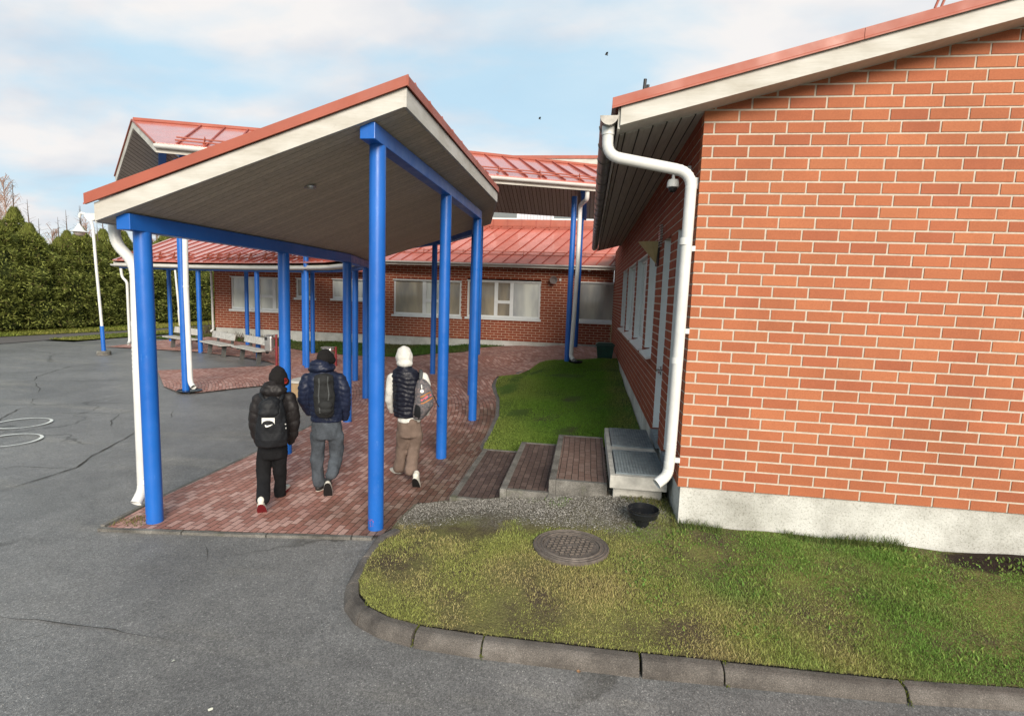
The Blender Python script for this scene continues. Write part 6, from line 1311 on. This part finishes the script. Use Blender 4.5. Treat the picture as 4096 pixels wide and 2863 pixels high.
def col_back(x, y, nb):
    e = np.clip(1.1 - (x + 1.9) * 0.8, 0, 1) * 0.5 + np.clip((x - 0.35) * 2.5, 0, 1) * 0.7 + np.clip(8.6 - y, 0, 1) * .35
    c = mixc((0.15, 0.285, 0.036), (0.27, 0.26, 0.08), np.clip(e + vnoise(x, y, 2.2, 8) * .25, 0, 1)); return np.clip(c * rng.uniform(0.6, 1.4, nb)[:, None], 0, 1)
def keep_back(x, y):
    e = np.clip((x - 0.45) * 3, 0, 1) * 0.75 + np.clip(-1.25 - x, 0, .4) * 1.3
    return rng.uniform(0, 1, len(x)) < 0.95 - e + vnoise(x, y, 4, 9) * .15
grass('grass', BACKLAWN, 210000, lambda x, y: vz(CP, x, y, .15, 2.2) + .03, 0.018, 0.042, 0.007, 0.95, col_back, keep_back, 'green grass of the lawn between the covered walkway and the brick side wall')
grass('grass', [p for p in STRIP], 60000, lambda x, y: vz(CP, x, y, .15, 2.2) + .03, 0.04, 0.09, 0.016, 0.9, lambda x, y, nb: np.clip(mixc((0.07, 0.14, 0.025), (0.13, 0.13, 0.05), np.clip(vnoise(x, y, 1.2, 4) + .2 - (x + 8) * .06, 0, 1)) * rng.uniform(0.6, 1.4, nb)[:, None], 0, 1), lambda x, y: np.ones(len(x), bool), 'green grass strip along the foot of the red brick wing')
grass('grass', [(-26.5, 14), (-23.4, 18.5), (-22.4, 24), (-21.6, 38), (-19, 46), (-26, 46), (-26, 24)], 60000, lambda x, y: x * 0 + .03, 0.05, 0.14, 0.03, 0.9, lambda x, y, nb: np.clip(mixc((0.15, 0.18, 0.03), (0.26, 0.24, 0.06), np.clip(vnoise(x, y, 1.0, 6) + .4, 0, 1)) * rng.uniform(0.6, 1.4, nb)[:, None], 0, 1), lambda x, y: np.ones(len(x), bool), 'yellowish grass bank at the foot of the spruce hedge')
grass('grass', [(-21.0, 18.35), (-19.8, 18.5), (-19.4, 24), (-19.3, 38), (-21.0, 30)], 20000, lambda x, y: x * 0 + .05, 0.04, 0.10, 0.025, 0.9, lambda x, y, nb: np.clip(mixc((0.12, 0.16, 0.03), (0.24, 0.23, 0.06), np.clip(vnoise(x, y, 1.0, 6) + .4, 0, 1)) * rng.uniform(0.6, 1.4, nb)[:, None], 0, 1), lambda x, y: np.ones(len(x), bool), 'narrow grass island between the yard and the back lane')
grass('grass', [(0.2, 3.6), (3.7, 3.65), (3.9, 5.0), (1.0, 4.98), (0.4, 4.6)], 5200, lambda x, y: vz(CL, x, y, .08, 1.8), 0.02, 0.045, 0.013, 0.85, lambda x, y, nb: np.clip(mixc((0.11, 0.24, 0.045), (0.26, 0.32, 0.08), rng.uniform(0, 1, nb)) * rng.uniform(.6, 1.3, nb)[:, None], 0, 1), lambda x, y: vnoise(x, y, 5, 41) > -0.05 + rng.normal(0, .2, len(x)), 'broad leaved weeds and clover in the greener part of the front lawn')
# moss and blades in the joint by the left post, tufts round the bowl
def tufts(poly, n, h0, h1, zf, cols, label):
    grass('grass', poly, n, zf, h0, h1, 0.005, 0.8, lambda x, y, nb: np.clip(mixc(cols[0], cols[1], rng.uniform(0, 1, nb)) * rng.uniform(.6, 1.4, nb)[:, None], 0, 1), (lambda x, y: vnoise(x, y, 6, 3) > -0.1) if n > 500 else (lambda x, y: np.ones(len(x), bool)), label)
tufts([(-4.6, 4.43), (-4.2, 4.5), (-4.3, 4.75), (-4.62, 4.95)], 900, .015, .05, lambda x, y: x * 0 + .018, ((0.2, 0.19, .06), (0.12, 0.13, .04)), 'dry tufts at the foot of the front left blue post')
tufts([(0.7, 5.0), (0.92, 4.95), (0.92, 5.6), (0.45, 5.75), (0.4, 5.3)], 2600, .03, .09, lambda x, y: vz(CL, x, y, .08, 1.8), ((0.09, 0.14, .03), (0.2, 0.17, .06)), 'longer grass tufts round the drain bowl at the brick corner')
tufts([(0.95, 4.96), (3.0, 4.96), (3.0, 5.07), (0.95, 5.07)], 1500, .04, .13, lambda x, y: vz(CL, x, y, .08, 1.8), ((0.07, 0.13, .03), (0.14, 0.15, .05)), 'long grass blades against the concrete foundation')
for jj, q_ in enumerate(KJ[2:8]): tufts([(q_.x - .012, q_.y - .01), (q_.x + .014, q_.y - .01), (q_.x + .014, q_.y + .12), (q_.x - .012, q_.y + .12)], 110, .006, .02, lambda x, y: np.interp(y, [y.min(), y.min() + .05, y.max()], [0.005, .075, .1]), ((0.10, 0.13, .02), (0.2, 0.22, .04)), 'green moss in the kerb joint, %s from the bend' % ORD0[jj])
# pebbles
def pebbles(name, poly, n, zf, r0, r1, keep, cols, label, kind='stuff'):
    xs = [p[0] for p in poly]; ys = [p[1] for p in poly]; x = rng.uniform(min(xs), max(xs), n); y = rng.uniform(min(ys), max(ys), n); k = inpoly(x, y, poly) & keep(x, y); x, y = x[k], y[k]; nb = len(x); z = zf(x, y)
    oct_ = np.array([(1, 0, 0), (0, 1, 0), (-1, 0, 0), (0, -1, 0), (0, 0, 1), (0, 0, -1)], float); r_ = rng.uniform(r0, r1, nb) * rng.uniform(.6, 1.0, nb)
    v = oct_[None] * (r_[:, None, None] * rng.uniform(.6, 1.3, (nb, 6, 1))) * np.array([1, 1, .55]) + np.stack([x, y, z], 1)[:, None]
    f = np.array([(0, 1, 4), (1, 2, 4), (2, 3, 4), (3, 0, 4), (1, 0, 5), (2, 1, 5), (3, 2, 5), (0, 3, 5)]); fi = ((np.arange(nb) * 6)[:, None, None] + f[None]).ravel()
    col = np.repeat(mixc(cols[0], cols[1], rng.uniform(0, 1, nb) ** 1.5) * rng.uniform(.8, 1.2, nb)[:, None], 6, axis=0); me = fast_mesh(name, v.reshape(-1, 3), fi, np.full(nb * 8, 3), col, M_stone); me.polygons.foreach_set('use_smooth', np.zeros(nb * 8, bool))
    o = bpy.data.objects.new(name, me); C.objects.link(o); tag(o, label, 'gravel', None, kind)
m, t, b = nodes('pebble_stone'); setc(b, (.3, .3, .28), 0.9, 0.2); t.links.new(attr(t), b.inputs['Base Color']); M_stone = m
pebbles('gravel', [(-1.8, 4.8), (0.9, 4.9), (0.93, 5.66), (0.32, 5.66), (-1.5, 5.66), (-1.78, 5.6)], 30000, lambda x, y: vz(CL, x, y, .08, 1.8) + .014, .003, .010, lambda x, y: rng.uniform(0, 1, len(x)) < np.clip((y - 4.95) / .55 + .45 * vnoise(x, y, 6, 12), 0, 1) * np.clip((1.0 - x) / .35, .15, 1), ((0.10, 0.092, 0.08), (0.42, 0.40, 0.36)), 'crushed grey gravel between the front lawn and the steps')
pebbles('gravel', [(-5, 1.5), (2.6, 1.5), (2.6, 3.3), (-1.9, 3.6), (-1.9, 4.7), (-5, 4.4)], 1300, lambda x, y: x * 0 + .002, .002, .0045, lambda x, y: vnoise(x, y, 1.2, 2) > -.1, ((0.25, 0.24, 0.22), (0.6, 0.58, 0.52)), 'loose pale grit scattered on the near asphalt')
pebbles('gravel', [(-2.9, 4.85), (-1.85, 4.95), (-1.8, 5.7), (-1.45, 5.75), (-1.5, 8.2), (-1.9, 8.6), (-2.3, 6.5)], 800, lambda x, y: vz(CP, x, y, .15, 2.2) + .024, .003, .007, lambda x, y: vnoise(x, y, 3, 55) > -.2, ((0.2, 0.19, 0.17), (0.6, 0.58, 0.52)), 'pale grit strewn on the pavers at the lawn side of the walkway')
# fallen leaves and bits, few
def leaf(px, py, z, col, s_=0.02):
    q = GZ(px, py, z); mb = MB(); a = random.uniform(0, 6.28); n_ = 7
    for k in range(n_): th = a + k * 2 * math.pi / n_; mb.v.append((q.x + s_ * math.cos(th) * random.uniform(.5, 1.1), q.y + s_ * .8 * math.sin(th) * random.uniform(.5, 1.1), q.z + .004 + random.uniform(0, .008)))
    mb.face(list(range(n_))); return mb
LM = [simple('leaf_tan', (0.30, 0.17, 0.09), 0.8, 0.2), simple('leaf_yellow', (0.45, 0.38, 0.08), 0.8, 0.2), simple('paper_white', (0.6, 0.6, 0.5), 0.8, 0.2)]
for (px, py, z, mi, s_, lb) in ((948, 1435, .0, 0, .022, 'tan fallen leaf on the asphalt left of the kerb bend'), (1165, 1478, .0, 0, .02, 'tan fallen leaf lying against the middle of the kerb'), (1298, 1506, 0, 0, .018, 'small tan leaf on the asphalt under the long kerb stone'), (1490, 1518, 0, 0, .016, 'small brown leaf on the asphalt at the kerb joint'), (1491, 1220, .2, 0, .022, 'tan leaf on the grass right of the manhole cover'), (473, 1591, 0, 2, .017, 'pale flat spot of gum on the asphalt, nearest the photo bottom'), (389, 1482, 0, 2, .014, 'pale gum spot left of the middle of the near asphalt')):
    tag(leaf(px, py, z, None, s_).build('fallen_leaf' if mi < 2 else 'gum_spot', LM[mi]), lb, 'leaf' if mi < 2 else 'litter')

# spruce hedge trees
def spruce_mesh(h, rad, seed, n=11000, pw=0.6):
    r_ = np.random.default_rng(seed); t_ = r_.uniform(0.02, 1, n) ** 0.85; zc = t_ * h
    rr = rad * np.minimum(1.0, np.clip((1 - t_) / 0.5, 0, 2) ** 0.9) * (1 + 0.16 * np.sin(t_ * 40 + r_.uniform(0, 6))) + 0.05; an = r_.uniform(0, 2 * np.pi, n)
    lump = 1 + 0.16 * np.sin(an * 3 + t_ * 9 + seed) + 0.12 * np.sin(an * 7 - t_ * 17 + seed * 2); dep = r_.uniform(0.72, 1.06, n); R_ = rr * lump * dep
    x, y = R_ * np.cos(an), R_ * np.sin(an); V_ = []; F_ = []; Cc = []
    ln = r_.uniform(0.10, 0.24, n); w_ = r_.uniform(0.016, 0.036, n); yaw = an + r_.normal(0, .55, n); pit = r_.normal(0.15, .45, n)
    up_top = t_ > 0.9; pit = np.where(up_top, 1.0, pit)
    d = np.stack([np.cos(yaw) * np.cos(pit), np.sin(yaw) * np.cos(pit), np.sin(pit)], 1); side = np.stack([-np.sin(yaw), np.cos(yaw), r_.normal(0, .5, n)], 1); side /= np.linalg.norm(side, axis=1)[:, None]
    c0 = np.stack([x, y, zc], 1); v = np.empty((n, 4, 3)); v[:, 0] = c0 - d * ln[:, None] * .4; v[:, 1] = c0 + side * w_[:, None]; v[:, 2] = c0 + d * ln[:, None] * .6; v[:, 3] = c0 - side * w_[:, None]
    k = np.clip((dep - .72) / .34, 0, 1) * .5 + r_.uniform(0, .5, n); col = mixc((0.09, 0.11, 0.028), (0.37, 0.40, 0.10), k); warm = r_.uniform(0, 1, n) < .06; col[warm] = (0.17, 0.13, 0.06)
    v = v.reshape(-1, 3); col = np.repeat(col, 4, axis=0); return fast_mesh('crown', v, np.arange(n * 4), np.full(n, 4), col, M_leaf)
protos = []
for i_ in range(5):
    h = (4.7, 5.0, 5.2, 4.8, 5.4)[i_]; rad = (1.3, 1.2, 1.35, 1.35, 1.2)[i_]; cm_ = spruce_mesh(h * 0.92, rad, 11 + i_)
    mb = MB(); mb.lathe((0, 0, 0.15), [(rad * .55, 0), (rad * .62, h * .12), (rad * .6, h * .40), (rad * .28, h * .66), (0.0, h * .82)], 10); core = mb.build('shade_core', M_core); C.objects.unlink(core)  # opaque dark core added to stop light showing through the crown
    mb = MB(); mb.tube([(0, 0, -.1), (0, 0, h * .5), (0.02, 0, h * .9), (0.0, 0, h * 1.02), (0, 0, h * 1.13)], [0.12, 0.08, 0.03, 0.015, 0.006], 7)
    rr_ = random.Random(i_)
    for k in range(9):
        z = h * (0.88 + k * .026); a = rr_.uniform(0, 6.28); L_ = 0.34 * (1.15 - (k / 9)); mb.tube([(0, 0, z), (math.cos(a) * L_, math.sin(a) * L_, z + L_ * .55)], [0.008, 0.003], 4)
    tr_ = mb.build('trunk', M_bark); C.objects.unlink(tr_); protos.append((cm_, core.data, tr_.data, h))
SPL = ['left edge of the photo', 'second from the left edge', 'beside the birch on the left', 'left of the yard lamp', 'directly behind the yard lamp shade', 'right of the yard lamp', 'behind the front left white downpipe', 'behind the front left blue post']
ntree = 0
def put_spruce(x, y, sc, vi, label):
    cm_, co_, tr_, h = protos[vi % 5]
    t_ = thing('spruce_tree', (x, y, 0), label, 'tree', 'spruces of the hedge along the yard')
    rz = random.uniform(0, 6.28); t_.rotation_euler = (0, 0, rz); t_.scale = (sc, sc, sc)
    for nm, d_ in (('crown', cm_), ('trunk', tr_)):
        o = bpy.data.objects.new(nm, d_); C.objects.link(o); o.parent = t_
        if nm == 'crown': o2 = bpy.data.objects.new('shade_core', co_); C.objects.link(o2); o2.parent = t_
ORD = ['nearest', 'second', 'third', 'fourth', 'fifth', 'sixth', 'seventh', 'eighth', 'ninth', 'tenth', 'eleventh', 'twelfth', 'thirteenth', 'fourteenth', 'fifteenth', 'sixteenth', 'seventeenth', 'eighteenth', 'nineteenth', 'twentieth', 'twenty-first', 'twenty-second', 'twenty-third', 'twenty-fourth', 'twenty-fifth', 'twenty-sixth', 'twenty-seventh', 'twenty-eighth', 'twenty-ninth', 'thirtieth']
yy = 19.2; k = 0
while yy < 50:
    xx = -25.9 + (yy - 20) * 0.04 + random.uniform(-.25, .25); sc = random.uniform(0.98, 1.12) * (1.0 + max(0, yy - 26) * 0.014)
    o_ = 'first' if k == 0 else ORD[min(k, 29)]
    put_spruce(xx, yy, sc, k, 'dense green hedge spruce, %s of the front row from the left edge' % o_); put_spruce(xx - 1.7 + random.uniform(-.3, .3), yy + 0.8, sc * random.uniform(1.02, 1.14), k + 2, 'taller spruce of the row behind, %s from the left edge, top above the hedge' % o_)
    yy += random.uniform(1.1, 1.4); k += 1
# bare birches beyond the hedge
def birch(x, y, h, seed, lean=0.0, lab=''):
    rr_ = random.Random(seed); t_ = thing('bare_birch', (x, y, 0), lab, 'tree', 'bare birches beyond the hedge'); mb = MB(); tw = MB()
    mb.tube([(x, y, -.1), (x + lean * .3, y, h * .4), (x + lean, y, h * .95)], [h * .012, h * .008, 0.015], 6)
    for k in range(int(h * 6)):
        z = h * rr_.uniform(.22, .96); a = rr_.uniform(0, 6.28); L_ = (h - z) * .34 + .35; bx_ = x + lean * (z / h); e = Vector((bx_ + math.cos(a) * L_ * .6, y + math.sin(a) * L_ * .6, z + L_ * .9))
        tw.tube([(bx_, y, z), e], [0.022, 0.008], 4)
        for j in range(6):
            u_ = rr_.uniform(.3, 1); s_ = Vector((bx_, y, z)).lerp(e, u_); d = Vector((rr_.uniform(-1, 1), rr_.uniform(-1, 1), rr_.uniform(-.2, 1))) * L_ * .38; e2 = s_ + d; tw.tube([s_, e2, e2 + Vector((d.x * .3, d.y * .3, -abs(L_) * .18))], [0.010, 0.007, 0.005], 3)
    mb.build('trunk', M_birch, t_); tw.build('crown', M_birch, t_)
for i_, (px, py, X_) in enumerate(((12, 392, -34), (-18, 420, -36), (198, 492, -33), (178, 505, -38), (322, 492, -30), (345, 500, -34), (120, 505, -36), (560, 510, -30), (610, 512, -32), (262, 500, -35))):
    q = PX(px, py, X_); birch(q.x, q.y, max(4.5, q.z), 30 + i_, 0.3 if i_ % 2 else -0.2, ('tall leafless pinkish birch rising above the hedge at the left edge', 'leafless birch cut by the left edge of the photo', 'bare birch top above the hedge just left of the yard lamp', 'thin bare birch top just left of the lamp, further off', 'bare birch behind the front left blue post', 'bare birch tip right behind the front left post, further back', 'small bare birch tip between the left birch and the lamp', 'bare birch behind the low red roof, left one', 'bare birch behind the low red roof, right one', 'thin bare birch top between lamp and front left downpipe')[i_])
# bare shrubs by the wing corner
for i_, (px, Yb, n_, h_) in enumerate(((444, 21.5, 60, .5), (480, 22.0, 80, .6), (540, 20.5, 40, .35), (596, 20.4, 30, .3))):
    q = PY(px, 750, Yb); zb = gz(q.x, min(Yb, 21)) ; mb = MB()
    for k in range(n_):
        a = random.uniform(-.55, .55); x_ = q.x + random.uniform(-.55, .55); y_ = Yb + random.uniform(-.3, .3); L_ = h_ * random.uniform(.5, 1.1); mb.tube([(x_, y_, zb), (x_ + a * L_, y_ + random.uniform(-.1, .1), zb + L_)], [0.012, 0.005], 4)
    tag(mb.build('bare_shrub', M_bark), ('low bare brown shrub behind the left bench', 'bare brown shrub beside the wing corner and its drain bowl', 'dead perennial stalks by the plinth, nearer the wing corner', 'short dead stalks by the plinth behind the right bench')[i_], 'shrub', 'bare shrubs by the wing')
